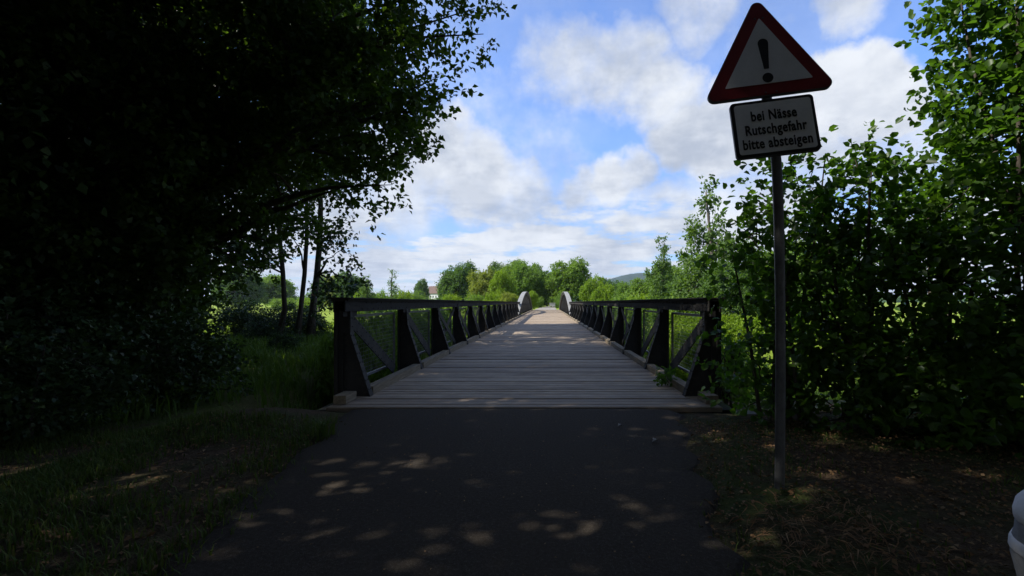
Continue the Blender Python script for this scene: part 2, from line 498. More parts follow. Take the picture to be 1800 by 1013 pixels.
# ------------------------------------------------------------------ hill
def build_hill():
    n, m = 110, 46
    V, rng = [], np.random.default_rng(3)
    us = np.linspace(-1500, 2600, n); vs = np.linspace(0, 1, m)
    for v in vs:
        for u in us:
            x = u; y = 1750 + v * 1500
            prof = 178 * math.exp(-((u - 560) / 300) ** 2) + 55 * math.exp(-((u - 150) / 230) ** 2) + 80 * math.exp(-((u - 1500) / 600) ** 2) + 40 * math.exp(-((u + 900) / 500) ** 2)
            s = math.sin(min(v * 1.25, 1.0) * math.pi / 2)
            z = prof * s + 7 * noise.noise(Vector((x * .012, y * .012, 2))) + 4 * noise.noise(Vector((x * .05, y * .05, 5))) - 4
            V.append((x, y, z))
    i = (np.arange(m - 1)[:, None] * n + np.arange(n - 1)[None]).ravel()
    me = np_mesh('hill', np.array(V), np.c_[i, i + 1, i + n + 1, i + n])
    m_ = Mat('wooded_hill')
    a = m_.noise(.03, 6, .7); b = m_.noise(.004, 3, .5)
    col = m_.ramp(a, [(.35, (.01, .024, .012)), (.6, (.02, .042, .02)), (.72, (.036, .062, .028))])
    o = link('hill', me, m_.done(m_.bsdf(col, .95, .05, m_.bump(a, 1.0, 8)))); tag(o, kind='structure')
    # pale field on the lower slope in front of the wood
    mb = MB()
    k = 14
    vs_ = []
    for j in range(k + 1):
        t = j / k
        x = 190 + 300 * t
        vs_ += [(x, 1500, 38 + 10 * t + 3 * math.sin(t * 7)), (x + 15, 1640, 52 + 26 * t + 3 * math.sin(t * 6))]
        vs_ += [(x, 1500, -10)]
    fs = []
    for j in range(k):
        fs += [(j * 3, j * 3 + 3, j * 3 + 4, j * 3 + 1), (j * 3 + 2, j * 3 + 5, j * 3 + 3, j * 3)]
    mb.add(vs_, fs, True)
    o = mb.build('field', simple('ripe_field', (.3, .3, .12), (.42, .4, .19), .02, .95, .05, .1, .1)); tag(o, kind='structure')
build_hill()

# ------------------------------------------------------------------ bridge
XL, XR = -2.28, 1.84            # planes of the two side girders
Y0, PAN, NP_ = 5.12, 2.08, 15   # first post, panel length, posts
YB, YE = 4.58, 66.0             # deck from bank to bank
bridge = empty('footbridge', (0, YB, 0))
tag(bridge, 'long dark riveted iron footbridge with grey plank deck and two low arches', 'bridge')
def bpart(mb_or_me, name, mat, parent=bridge, loc=(0, 0, 0), rot=(0, 0, 0)):
    me = mb_or_me.mesh(name) if isinstance(mb_or_me, MB) else mb_or_me
    off = Vector((0, -YB, 0)) if parent is bridge else Vector()
    return link(name, me, mat, parent, Vector(loc) + off, rot)

# planks
def build_planks():
    rng = random.Random(8)
    W = .132
    meshes = []
    for q in range(5):
        r2 = random.Random(q)
        bm = bmesh.new()
        bmesh.ops.create_cube(bm, size=1.0)
        bmesh.ops.scale(bm, vec=(3.98, W - .016, .06), verts=bm.verts)
        bmesh.ops.bevel(bm, geom=[e for e in bm.edges if abs((e.verts[0].co - e.verts[1].co).x) > 1], offset=.008, segments=1, affect='EDGES')
        for v in bm.verts:
            v.co.z += r2.uniform(-.002, .002); v.co.y += r2.uniform(-.003, .003); v.co.x += r2.uniform(-.012, .012)
        me = bpy.data.meshes.new('plank'); bm.to_mesh(me); bm.free(); me.materials.append(M['plank'])
        meshes.append(me)
    n = int((YE - YB) / W)
    far = MB()
    for i in range(n):
        y = YB + W * (i + .5)
        z = -.03 + rng.uniform(-.006, .006)
        if i < 300:
            o = bpart(meshes[rng.randrange(5)], 'plank', None, loc=(-.22 + rng.uniform(-.02, .02), y, z),
                      rot=(rng.uniform(-.012, .012), rng.uniform(-.0012, .0012), rng.uniform(-.0016, .0016)))
            if rng.random() < .5: o.rotation_euler.z += math.pi
        else:
            far.box((-.22, y, z), (3.98, W - .012, .06))
    o = bpart(far, 'plank', M['plank']); tag(o, kind='stuff')
build_planks()

def post_mesh(end=False):
    mb = MB()
    H = .965
    poly = [(-.055, -.02), (.30, -.02), (.30, .03), (.075, .70), (.055, H), (-.055, H)]
    mb.prism(poly, 'y', -.011, .011)
    # flange along the sloping inner edge
    for a, b in (((.302, .0), (.078, .70)), ((.078, .70), (.058, H))):
        mb.bar((a[0], 0, a[1]), (b[0], 0, b[1]), .095, .014, Vector((1, 0, .3)))
    # outer leg: two angles
    mb.box((-.06, 0, H / 2 - .2), (.02, .13, H + .4 - .01))
    mb.box((-.02, .02, H / 2 - .2), (.06, .012, H + .4 - .02))
    if end:
        mb.box((-.055, -.02, H / 2 - .1), (.105, .02, H + .2))
        mb.box((.0, -.035, H - .13), (.17, .012, .24))
    # rivets
    for k in range(9):
        t = .08 + k * .1
        for s in (-.028, .028):
            if t < .70: x = .302 - .224 * (t / .70)
            else: x = .078 - .02 * (t - .70) / .26
            mb.dome((x + .006, s, t), (1, 0, .3), .013)
        mb.dome((.02, -.011, t), (0, -1, 0), .012)
    return mb.mesh('post')
post_me, end_me = post_mesh(), post_mesh(True)

def panel_mesh(L):
    mb = MB()
    y0, y1, z0, z1 = .2, L - .14, .1, .885
    for z in (z0, z1): mb.box((0, (y0 + y1) / 2, z), (.03, y1 - y0, .032))
    for y in (y0, y1): mb.box((0.001, y, (z0 + z1) / 2), (.03, .03, z1 - z0 + .03))
    n = int((y1 - y0) / .055)
    for k in range(1, n): mb.box((.004, y0 + k * (y1 - y0) / n, (z0 + z1) / 2), (.0036, .0036, z1 - z0))
    for k in range(1, 15): mb.box((-.003, (y0 + y1) / 2, z0 + k * (z1 - z0) / 15), (.0036, y1 - y0, .0036))
    return mb.mesh('mesh_panel')
panel_me = panel_mesh(PAN)

def diag_mesh(kind):
    """0 broad bar, near top to far foot; 1 crossed pair"""
    mb = MB()
    if kind == 0:
        a, b = Vector((0, .06, .90)), Vector((0, PAN - .42, .06))
        mb.bar(a, b, .15, .014); 
        u = (b - a).normalized(); q = u.cross(Vector((1, 0, 0)))
        for k in range(14):
            p = a + (b - a) * ((k + .5) / 14)
            for s in (-.052, .052):
                mb.dome(p + q * s + Vector((.007, 0, 0)), (1, 0, 0), .012)
                mb.dome(p + q * s - Vector((.007, 0, 0)), (-1, 0, 0), .012)
    else:
        mb.bar((.01, .08, .92), (.01, PAN - .12, .05), .11, .012)
        mb.bar((-.012, .08, .05), (-.012, PAN - .12, .92), .11, .012)
        mb.box((0, PAN / 2 - .02, .485), (.03, .16, .16))
    return mb.mesh('diagonal')
diag_me = [diag_mesh(0), diag_mesh(1)]

ARC0, ARC1, RISE = 33.0, 65.0, 2.2
def arch_z(y): return RISE * (1 - ((y - (ARC0 + ARC1) / 2) / ((ARC1 - ARC0) / 2)) ** 2)

def build_side(xp, s, rng):
    yA, yZ = Y0 - .13, 36.9
    rail_parts = MB()
    # top chord: two angles under a cover plate
    rail_parts.box((0, (yA + yZ) / 2 - YB, 1.098), (.26, yZ - yA, .014))
    for k in range(2):
        rail_parts.box(((k * 2 - 1) * .062, (yA + yZ) / 2 - YB, 1.018), (.014, yZ - yA, .145))
    rail_parts.box((0, (yA + yZ) / 2 - YB, 1.078), (.19, yZ - yA - .01, .024))
    for i in range(int((yZ - yA) / .17)):
        y = yA + .06 + i * .17 - YB
        if i < 70:
            rail_parts.dome((s * .0692, y, 1.05), (s, 0, 0), .013)
            rail_parts.dome((s * .0692, y + .05, .975), (s, 0, 0), .012)
    for i in range(NP_):                       # splice plates over the posts
        y = Y0 + i * PAN - YB
        if i % 3 == 0: rail_parts.box((s * .074, y + .05, 1.015), (.012, .42, .12))
        rail_parts.box((s * .03, y + .02, .925), (.05, .26 + .1 * (i < 2), .06))
    # bottom chord
    rail_parts.box((-s * .02, (YB + .1 + YE) / 2 - YB, -.2), (.2, YE - YB - .2, .26))
    g = bpart(rail_parts, 'side_girder', M['chord'], loc=(xp, YB, 0))
    for i in range(NP_):
        y = Y0 + i * PAN - YB
        o = link('post', end_me if i == 0 else post_me, M['iron'], g, (0, y, 0))
        o.scale = (s, 1, 1)
        o.rotation_euler.z = rng.uniform(-.015, .015)
        if i < NP_ - 1:
            d = link('diagonal', diag_me[0 if i < 2 else 1], M['iron'], g, (0, y, 0))
            p = link('mesh_panel', panel_me, M['galv'], g, (-s * .1, y, 0))
    # timber kerb lying on the deck between the stiffeners
    km = MB(); km.box((0, 0, .045), (.11, PAN - .16, .09)); kme = km.mesh('kerb_timber')
    ks = MB(); ks.box((0, 0, .045), (.13, .26, .085)); ksm = ks.mesh('kerb_timber')
    link('kerb_timber', ksm, M['kerb_wood'], g, (s * .14, Y0 - .3 - YB, .001))
    for i in range(28):
        y = Y0 + i * PAN + PAN / 2 - YB
        if y + YB > YE - 1.2: break
        o = link('kerb_timber', kme, M['kerb_wood'], g, (s * .235 + rng.uniform(-.01, .01), y, .001), (0, 0, rng.uniform(-.006, .006)))
    # arch
    am = MB()
    N = 48
    ys = [ARC0 + (ARC1 - ARC0) * k / N for k in range(N + 1)]
    vs, fs = [], []
    for y in ys:
        z = arch_z(y); dz = arch_z(y + .01) - z
        nrm = Vector((0, -dz, .01)).normalized()
        for dx, h in ((-.19, 0), (.19, 0), (.19, -.03), (.18, -.032), (.06, -.035), (-.06, -.035), (-.18, -.032), (-.19, -.03)):
            p = Vector((dx, y - YB, z)) + nrm * h
            vs.append(p)
    for k in range(N):
        for j in range(8):
            j2 = (j + 1) % 8
            fs.append((k * 8 + j, k * 8 + j2, k * 8 + 8 + j2, k * 8 + 8 + j))
    am.add(vs, fs)
    ar = bpart(am, 'arch', M['arch'], loc=(xp, YB, 0))
    wm = MB(); vs = []
    for y in ys:
        z = arch_z(y); dz = arch_z(y + .01) - z
        nrm = Vector((0, -dz, .01)).normalized()
        for dx, h in ((-.12, -.036), (.12, -.036), (.12, -.3), (-.12, -.3)):
            vs.append(Vector((dx, y - YB, z)) + nrm * h)
    wm.add(vs, [(k * 4 + j, k * 4 + (j + 1) % 4, k * 4 + 4 + (j + 1) % 4, k * 4 + 4 + j) for k in range(N) for j in range(4)])
    link('arch_web', wm.mesh('arch_web'), M['iron'], ar)
    y = ARC0 + 2
    while y < ARC1 - 1:
        hm = MB()
        z = arch_z(y) - .1
        hm.box((0, 0, z / 2), (.1, .09, z))
        link('hanger', hm.mesh('hanger'), M['iron'], ar, (0, y - YB, 0))
        if y + 2 < ARC1 - 1:
            lm = MB(); z2 = arch_z(y + 2) - .15
            lm.bar((.02, 0, .1), (.02, 2, z2), .08, .012); lm.bar((-.02, 0, z - .05), (-.02, 2, .1), .08, .012)
            link('diagonal', lm.mesh('diagonal'), M['iron'], ar, (0, y - YB, 0))
        y += 2
    hb = MB()
    ya, yb = ARC0 + 4.1, YE + 1.5
    for z in (1.02, .12): hb.box((-s * .1, (ya + yb) / 2 - YB, z), (.05, yb - ya, .05))
    yy = ya
    while yy < yb:
        hb.box((-s * .1, yy - YB, .57), (.02, .02, .88)); yy += .22
    link('handrail', hb.mesh('handrail'), M['iron'], ar, (0, 0, 0))
build_side(XL, 1, random.Random(1))
build_side(XR, -1, random.Random(2))
# joists, abutments and piers below
jm = MB()
for x in (-1.75, -.22, 1.3): jm.box((x, (YB + YE) / 2, -.16), (.16, YE - YB - .3, .18))
bpart(jm, 'deck_beam', M['iron'])
def stone_block(name, x0, x1, y0, y1, z0, z1):
    bm = bmesh.new()
    bmesh.ops.create_cube(bm, size=1.0)
    bmesh.ops.scale(bm, vec=(x1 - x0, y1 - y0, z1 - z0), verts=bm.verts)
    bmesh.ops.translate(bm, vec=((x0 + x1) / 2, (y0 + y1) / 2, (z0 + z1) / 2), verts=bm.verts)
    bmesh.ops.subdivide_edges(bm, edges=bm.edges[:], cuts=8, use_grid_fill=True)
    for v in bm.verts: v.co += Vector((noise.noise(v.co * 2.3), noise.noise(v.co * 2.1 + Vector((5, 0, 0))), noise.noise(v.co * 1.9 + Vector((0, 7, 0))) * .8)) * .04
    me = bpy.data.meshes.new(name); bm.to_mesh(me); bm.free()
    return bpart(me, name, M['concrete'])
stone_block('abutment', -2.72, 2.25, 4.25, 4.95, -2.6, -.13)
stone_block('abutment', -3.2, 2.8, 65.2, 66.4, -2.4, -.1)
for y in (20.0, 33.0): stone_block('pier', -2.7, 2.3, y - .5, y + .5, -3.0, -.34)

# ------------------------------------------------------------------ warning sign
def build_sign():
    white = simple('sign_white', (.7, .71, .7), (.8, .8, .79), 9, .5, .4, .05, .002)
    red = simple('sign_red', (.2, .016, .02), (.26, .022, .026), 9, .45, .4, .05, .002)
    black = simple('sign_black', (.012, .012, .012), (.02, .02, .02), 9, .5, .4, .02, .001)
    steel = simple('sign_pole', (.07, .072, .075), (.13, .132, .135), 14, .5, .5, .1, .002, None, .4)
    edge = simple('sign_edge', (.1, .1, .105), (.15, .15, .155), 9, .5, .5, .02, .001)
    bx, by = 1.272, 2.5
    bz = hz(bx, by)
    root = empty('warning_sign', (bx, by, bz))
    tag(root, 'red bordered triangular warning sign with exclamation mark above white text plate on pole', 'road sign')
    R = Matrix.Rotation(RAD(-7.54), 3, 'Z') @ Matrix.Rotation(RAD(-8.2), 3, 'X') @ Matrix.Rotation(RAD(-4.76), 3, 'Y')
    O = Vector((1.18, 2.411, CAM_H + 1.0966)) - root.location
    T = Matrix.Translation(O) @ R.to_4x4()
    def rounded(pts, r, n=6):
        out = []
        m = len(pts)
        for i in range(m):
            p0, p, p1 = Vector(pts[i - 1]), Vector(pts[i]), Vector(pts[(i + 1) % m])
            a, b = (p0 - p).normalized(), (p1 - p).normalized()
            ang = a.angle(b); d = r / math.tan(ang / 2)
            c = p + (a + b).normalized() * (r / math.sin(ang / 2))
            s, e = p + a * d - c, p + b * d - c
            sa = math.atan2(s.y, s.x); ea = math.atan2(e.y, e.x)
            while ea < sa: ea += 2 * math.pi
            if ea - sa > math.pi: ea -= 2 * math.pi
            for k in range(n + 1):
                t = sa + (ea - sa) * k / n
                out.append((c.x + r * math.cos(t), c.y + r * math.sin(t)))
        return out
    def plate(name, poly, y0, y1, mat, parent):
        mb = MB(); mb.prism(poly, 'y', y0, y1)
        o = mb.build(name, mat, parent)
        return o
    # triangle: flat coordinates x, z; front is towards -y
    r = .036; s = .63 - 2 * r
    A = s + 2 * r * math.sqrt(3)
    tri = lambda k: [(-k / 2, r + s * .2887 - k * .2887), (k / 2, r + s * .2887 - k * .2887), (0, r + s * .2887 + k * .5774)]
    tp = plate('triangle_plate', rounded(tri(A), r), 0.0, .018, edge, root); tp.matrix_local = T
    plate('red_border', rounded(tri(A - .022), r * .85), -.003, .0005, red, tp)
    plate('white_field', rounded(tri(.448), .004, 2), -.006, -.0025, white, tp)
    cz = r + s * .2887
    ex = [(-.012, cz - .045), (.012, cz - .045)]
    for k in range(9):
        t = k * math.pi / 8
        ex.append((.0265 * math.cos(t), cz + .105 + .0265 * math.sin(t)))
    em = MB(); em.prism(ex, 'y', -.0085, -.0055)
    dot = [(.0275 * math.cos(k * math.pi / 10), cz - .098 + .0275 * math.sin(k * math.pi / 10)) for k in range(20)]
    em.prism(dot, 'y', -.0085, -.0055)
    em.build('exclamation_mark', black, tp)
    # text plate
    rect = lambda a, b, c, d: [(a, c), (b, c), (b, d), (a, d)]
    pp = plate('text_plate', rounded(rect(-.21, .21, -.335, -.02), .022), 0.0, .018, edge, root); pp.matrix_local = T
    plate('black_border', rounded(rect(-.207, .207, -.332, -.023), .02), -.003, .0005, black, pp)
    plate('white_field', rounded(rect(-.192, .192, -.317, -.038), .014), -.006, -.0025, white, pp)
    for txt, zc in (('bei N\u00e4sse', -.117), ('Rutschgefahr', -.194), ('bitte absteigen', -.271)):
        cu = bpy.data.curves.new('lettering', 'FONT'); cu.body = txt; cu.align_x = 'CENTER'; cu.size = .077
        cu.space_character = 1.08; cu.offset = .0018; cu.extrude = .001; cu.resolution_u = 4
        to = bpy.data.objects.new('tmp', cu); COL.objects.link(to)
        dg = bpy.context.evaluated_depsgraph_get()
        me = bpy.data.meshes.new_from_object(to.evaluated_get(dg)); me.name = 'lettering'
        bpy.data.objects.remove(to)
        me.materials.clear()
        sx = .70
        w = max(v.co.x for v in me.vertices) - min(v.co.x for v in me.vertices)
        if w * sx > .358: sx = .358 / w
        me.transform(Matrix.Diagonal((sx, 1, 1, 1)))
        link('lettering', me, black, pp, (0, -.0085, zc - .02), (math.pi / 2, 0, 0))
    # pole, leaning and a little bent
    def W(x, z, y=.046): return T @ Vector((x, y, z))
    p0 = Vector((0, 0, -.15))
    pts = [p0, Vector((.002, -.005, .05)), Vector((0, 0, .05)).lerp(W(.0, -.36), .4) + Vector((.014, 0, 0)), Vector((0, 0, .05)).lerp(W(.0, -.36), .75) + Vector((.012, 0, 0)), W(.0, -.36), W(0, -.15), W(0, .1), W(0, .44)]
    # resample smoothly
    sp = []
    for i in range(len(pts) - 1):
        a, b, c, d = pts[max(i - 1, 0)], pts[i], pts[i + 1], pts[min(i + 2, len(pts) - 1)]
        for k in range(5):
            t = k / 5
            sp.append(.5 * ((2 * b) + (c - a) * t + (2 * a - 5 * b + 4 * c - d) * t * t + (-a + 3 * b - 3 * c + d) * t ** 3))
    sp.append(pts[-1])
    pm = MB(); pm.tube(sp, .0255, 14); pm.build('pole', steel, root)
    for z in (-.28, -.07, .06, .3):
        c = MB(); c.box((0, .042, z), (.075, .07, .03)); o = c.build('clamp', steel, root); o.matrix_local = T
    for z, xs in ((.018, (-.02, .035)), (.455, (-.02, .02))):
        b = MB()
        for x in xs: b.dome((x, -.0035, z), (0, -1, 0), .006)
        b.build('bolt', edge, tp)
build_sign()

# ------------------------------------------------------------------ vegetation
def unit(a): return a / (np.linalg.norm(a, axis=1, keepdims=True) + 1e-9)

def leaves(pos, dirs, up, L, W, rng, shape=4, fold=.18, mesh_name='crown'):
    """pos, dirs (tip direction), up (rough normal), L and W arrays"""
    n = len(pos)
    t = unit(dirs)
    b = unit(np.cross(t, up)); nn = np.cross(b, t)
    L = L[:, None]; W = W[:, None]
    if shape == 4:
        V = np.stack([pos, pos + t * L * .45 + b * W * .5 + nn * L * fold, pos + t * L, pos + t * L * .45 - b * W * .5 + nn * L * fold], 1)
        F = np.arange(n * 4).reshape(n, 4)
        var = np.clip(rng.normal(.45, .22, n), 0, 1)
    else:
        V = np.stack([pos, pos + t * L * .3 + b * W * .47 + nn * L * fold * .8, pos + t * L * .68 + b * W * .42 + nn * L * fold,
                      pos + t * L - nn * L * .06, pos + t * L * .68 - b * W * .42 + nn * L * fold, pos + t * L * .3 - b * W * .47 + nn * L * fold * .8], 1)
        k = np.arange(n)[:, None] * 6
        F = np.concatenate([k + np.array([[0, 1, 2, 3]]), k + np.array([[0, 3, 4, 5]])])
        v = np.clip(rng.normal(.45, .22, n), 0, 1); var = np.concatenate([v, v])
    return V.reshape(-1, 3), F, var

def fill_lobes(lobes, per_m3, rng, gap=.0, freq=.9, shell=.45):
    """points inside ellipsoids (c, r) with gaps and clumps"""
    P, O = [], []
    for c, r in lobes:
        c = np.array(c, float); r = np.array(r if hasattr(r, '__len__') else (r, r, r), float)
        n = max(12, int(per_m3 * 4.19 * r.prod()))
        d = unit(rng.normal(size=(n, 3)))
        rad = (shell ** 3 + (1 - shell ** 3) * rng.random(n)) ** (1 / 3)
        wob = np.array([1 + .30 * noise.noise(Vector(q * 1.9 + c)) + .12 * noise.noise(Vector(q * 5.0 + c)) for q in d])
        p = c + d * r * (rad * wob)[:, None]
        P.append(p); O.append(unit(d / r))
    P, O = np.concatenate(P), np.concatenate(O)
    if gap > 0:
        k = np.array([noise.noise(Vector(q * freq)) + .5 * noise.noise(Vector(q * freq * 2.3)) for q in P])
        keep = k > np.quantile(k, gap)
        P, O = P[keep], O[keep]
    return P, O

def twigs(P, O, rng, tl, per, L, W, droop=.1, shape=4, spread=.8, jitter=.5):
    """leaves strung along short twigs that start at P and head outwards"""
    n = len(P)
    d = unit(O * .8 + rng.normal(size=(n, 3)) * spread + np.array([0, 0, -droop]))
    ln = tl * rng.uniform(.6, 1.3, n)
    t = rng.random((n, per))
    pos = P[:, None] + d[:, None] * (ln[:, None] * t)[..., None]
    pos = pos + rng.normal(size=pos.shape) * (L * jitter)
    ld = d[:, None] * .5 + rng.normal(size=pos.shape) * .75 + np.array([0, 0, -.25])
    up = rng.normal(size=pos.shape) * .55 + np.array([0, 0, 1.0])
    k = n * per
    sz = rng.uniform(.65, 1.25, k)
    V, F, var = leaves(pos.reshape(-1, 3), ld.reshape(-1, 3), up.reshape(-1, 3), L * sz, W * sz, rng, shape)
    return V, F, var, d, ln

def wood(base, top, r0, lobes, rng, P=None, nb=40, sides=8, stems=None, rt=.25):
    mb = MB()
    base, top = Vector(base), Vector(top)
    n = 9
    tr = []
    ph = rng.uniform(0, 6)
    for i in range(n + 1):
        t = i / n
        w = (top - base).length * .02
        tr.append(base.lerp(top, t) + Vector((math.sin(t * 5 + ph) * w, math.cos(t * 4 + ph) * w, 0)) * (t > 0))
    rad = [r0 * (1 - (1 - rt) * (i / n)) * (1.35 if i == 0 else 1) for i in range(n + 1)]
    mb.tube(tr, rad, sides)
    ends = []
    for c, r in lobes:
        c = Vector(c)
        # start where the trunk is a bit lower than the lobe
        k = min(range(n + 1), key=lambda i: abs(tr[i].z - (base.z + (c.z - base.z) * .72)) + .15 * (tr[i] - c).length)
        k = max(k, 2)
        a = tr[k]
        b = a.lerp(c, .5) + Vector((rng.uniform(-.1, .1), rng.uniform(-.1, .1), .08)) * (c - a).length
        ra = min(rad[k] * .5, .012 * (c - a).length + .2 * rad[k])
        ln = (c - a).length
        jt = lambda s: Vector((rng.uniform(-s, s), rng.uniform(-s, s), rng.uniform(-s, s))) * ln
        mb.tube([a, a.lerp(b, .35) + jt(.03), a.lerp(b, .7) + jt(.04), b, b.lerp(c, .3) + jt(.04), b.lerp(c, .6) + jt(.03), c], [ra, ra * .85, ra * .7, ra * .55, ra * .4, ra * .25, .006], 6, False)
        ends.append((c, b, ra))
    if P is not None and len(P):
        for i in range(nb):
            q = Vector(P[rng.randrange(len(P))])
            c, b, ra = min(ends, key=lambda e: (e[0] - q).length)
            s = c.lerp(b, rng.random() * .8)
            mid = s.lerp(q, .5) + Vector((rng.uniform(-.1, .1), rng.uniform(-.1, .1), rng.uniform(-.02, .14))) * (q - s).length
            mb.tube([s, mid, q], [ra * .3 + .004, ra * .2 + .003, .004 + ra * .05], 4, False)
    return mb

def tree(name, base, top, r0, lobes, leafm, barkm, seed, per_m3=30, per=12, tl=.35, L=.09, W=.055, gap=.15, freq=.9, nb=60, shape=4, droop=.1, shell=.4, jitter=.5, spread=.8, extra=None):
    rng = np.random.default_rng(seed); pr = random.Random(seed)
    base = Vector(base)
    root = empty(name, base)
    lob = [(tuple(Vector(c) - base), r) for c, r in lobes]
    P, O = fill_lobes(lob, per_m3, rng, gap, freq, shell)
    V, F, var, d, ln = twigs(P, O, rng, tl, per, L, W, droop, shape, spread, jitter)
    mb = wood((0, 0, -.15), Vector(top) - base, r0, lob, pr, P, nb)
    if extra: extra(mb, base)
    mb.build('trunk', barkm, root)
    link('crown', np_mesh('crown', V, F, var), leafm, root)
    return root

def lobe(px, py, d, rx, ry=None, rz=None):
    return (tuple(at(px, py, d)), (rx, ry or rx * 1.15, rz or rx))

# --- the great oak that overhangs path and view from the left
oak = tree('oak_tree', (-7.4, 8.8, hz(-7.4, 8.8)), (-6.2, 8.2, 9.8), .3,
     [lobe(768, -20, 8.2, 1.05), lobe(835, 15, 7.8, .42), lobe(706, 110, 8.0, .95), lobe(772, 135, 7.8, .42), lobe(665, 230, 7.6, .92), lobe(722, 270, 7.6, .48), lobe(630, 320, 8.0, .6), lobe(688, 325, 7.7, .42), lobe(735, 200, 7.6, .4), lobe(850, 60, 7.8, .3),
      lobe(590, 190, 8.2, 1.25), lobe(600, 40, 8.4, 1.4), lobe(520, 330, 8.6, .8), lobe(470, 120, 8.6, 1.9), lobe(440, 290, 8.8, 1.3), lobe(330, 60, 8.0, 2.0), lobe(330, 320, 7.6, 1.2), lobe(240, 440, 7.2, 1.0), lobe(400, 420, 8.0, .9), lobe(330, 500, 7.6, .7), lobe(120, 380, 7.0, 1.4), lobe(100, 150, 7.0, 1.7),
      ((-2.6, 6.2, 8.6), (2.0, 2.0, 1.4)), ((-4.8, 5.0, 7.6), (2.0, 2.2, 1.7)), ((-.3, 6.0, 7.8), (1.5, 1.7, 1.0)), ((-5.5, 8.5, 10.5), (2.6, 2.6, 1.7)), ((-3.4, 8.6, 9.8), (2.2, 2.2, 1.5)), ((-6.5, 3.5, 6.5), (1.8, 1.8, 1.8)), ((-8.2, 12.2, 10.4), (2.2, 2.4, 1.7)), ((-8.6, 15, 11), (2.2, 2.2, 1.6)), ((-6.2, 13.5, 8.6), (1.5, 1.8, 1.2)), ((-.5, 8, 10.2), (2.4, 2.0, 1.2)), ((1.4, 6.6, 9.6), (2.0, 2.0, 1.1)), ((-2.6, 10.4, 11.4), (2.2, 2.2, 1.2))],  # upper boughs out of view, several added to keep sun and sky off the deck
     M['oak_leaf'], M['bark'], 11, per_m3=44, per=13, tl=.34, L=.112, W=.082, gap=.32, freq=.95, nb=240, shell=.3)
tag(oak, 'big oak hanging dark leafy branches over the near end of the bridge', 'tree')

# --- three slender trunks at the edge of the wood
for i, (px, lob, s) in enumerate([
        (487, [lobe(455, 330, 17, 1.5), lobe(480, 190, 17, 1.9), lobe(450, 60, 17, 2.2), lobe(430, 430, 17, 1.0), lobe(470, -40, 17, 2.0), lobe(400, 455, 16, 1.0)], 21),
        (521, [lobe(520, 290, 17.6, 1.4), lobe(540, 150, 17.6, 1.8), lobe(530, 20, 17.6, 2.0), lobe(500, 400, 17.4, .6), lobe(520, -70, 17.6, 1.8)], 22),
        (545, [lobe(575, 390, 16.8, .75), lobe(598, 440, 16.6, .7), lobe(612, 490, 16.4, .6), lobe(570, 300, 16.8, 1.0), lobe(590, 505, 16.4, .45), lobe(585, 170, 16.8, 1.4), lobe(590, 60, 16.8, 1.4), lobe(570, 520, 16.5, .3)], 23)]):
    d = 17.0 + .3 * i
    b = Vector(((px - VX) / FPX * d, d, 0)); b.z = hz(b.x, b.y)
    tp = Vector((b.x + .25, d, 11.5))
    t = tree('slender_tree', b, tp, .095 + .04 * (i == 2), lob, M['dark_leaf'], M['bark'], s, per_m3=17, per=14, tl=.5, L=.16, W=.12, gap=.2, freq=.7, nb=70)
    tag(t, ['slender dark trunk at the wood edge, farthest from the bridge railing', 'thinnest straight dark trunk between two others at the wood edge',
            'leaning brown trunk with low leafy boughs next to the bridge railing'][i], 'tree', 'slender trees at the edge of the wood')

# --- dense broadleaf of the wood on the left ; unseen copies round the camera added for shade
dense = tree('woodland_tree', (0, 0, 0), (.3, .2, 9.5), .2,
     [((0, 0, 4.5), (2.6, 2.6, 2.0)), ((-1.3, .8, 6.8), (2.2, 2.2, 1.8)), ((1.2, -.6, 7.6), (2.2, 2.2, 1.8)), ((.1, .3, 9.6), (1.9, 1.9, 1.6)), ((1.6, .8, 3.2), (1.5, 1.5, 1.3)), ((-1.5, -1.0, 2.8), (1.6, 1.6, 1.4)), ((.2, -1.7, 5.6), (1.6, 1.3, 1.5))],
     M['dark_leaf'], M['bark'], 31, per_m3=17, per=14, tl=.5, L=.15, W=.11, gap=.36, freq=1.1, nb=60)
spots = [(-8.6, 6.4, 0, 1.0, 'ivy dark woodland tree beside the oak trunk'), (-10.8, 10.2, 1.1, 1.05, 'dark woodland tree with leaves down to the undergrowth behind the oak'),
         (-8.8, 2.6, 2.0, 1.0, 'shady woodland tree overhanging the dirt track'), (-13.8, 13.8, 3.0, 1.15, 'tall shady tree deep in the wood behind the others'), (-12.6, 5.4, 4.0, 1.1, 'black shaded woodland tree at the far left of the wood'),
         (-16.0, 17.4, 5.0, 1.15, 'shaded woodland tree beyond the slender trunks'), (-17.6, 10.0, .7, 1.15, 'woodland tree closing the wood behind the undergrowth'), (-15.4, 1.6, 1.7, 1.1, 'woodland tree at the back of the dirt track, beside the black shaded one'),
         (-4.2, -4.2, .5, .95, 'shade tree on the left of the path behind the viewpoint'), (3.9, -3.6, 1.7, .95, 'shade tree on the right of the path behind the viewpoint'), (-.6, -8.5, 2.6, 1.05, 'shade tree over the path far behind the viewpoint'),
         (-8.6, -2.6, 3.3, 1.0, 'shade tree at the back of the dirt track'), (7.8, .8, 4.4, 1.0, 'shade tree behind the tall hedge'), (6.4, -7.0, 5.4, 1.0, 'shade tree beyond the hedge behind the viewpoint'), (-5.4, -8.4, 1.2, 1.05, 'shade tree left of the path far behind the viewpoint'), (2.4, -11.5, 3.9, 1.1, 'shade tree closing the path behind the viewpoint'), (-5.2, -.6, 4.9, 1.05, 'shade tree beside the path left of the viewpoint'), (-4.6, -6.4, 3.6, 1.0, 'shade tree next to the path behind the viewpoint'), (9.8, -2.6, 2.2, 1.0, 'shade tree beyond the tall hedge and its neighbour')]
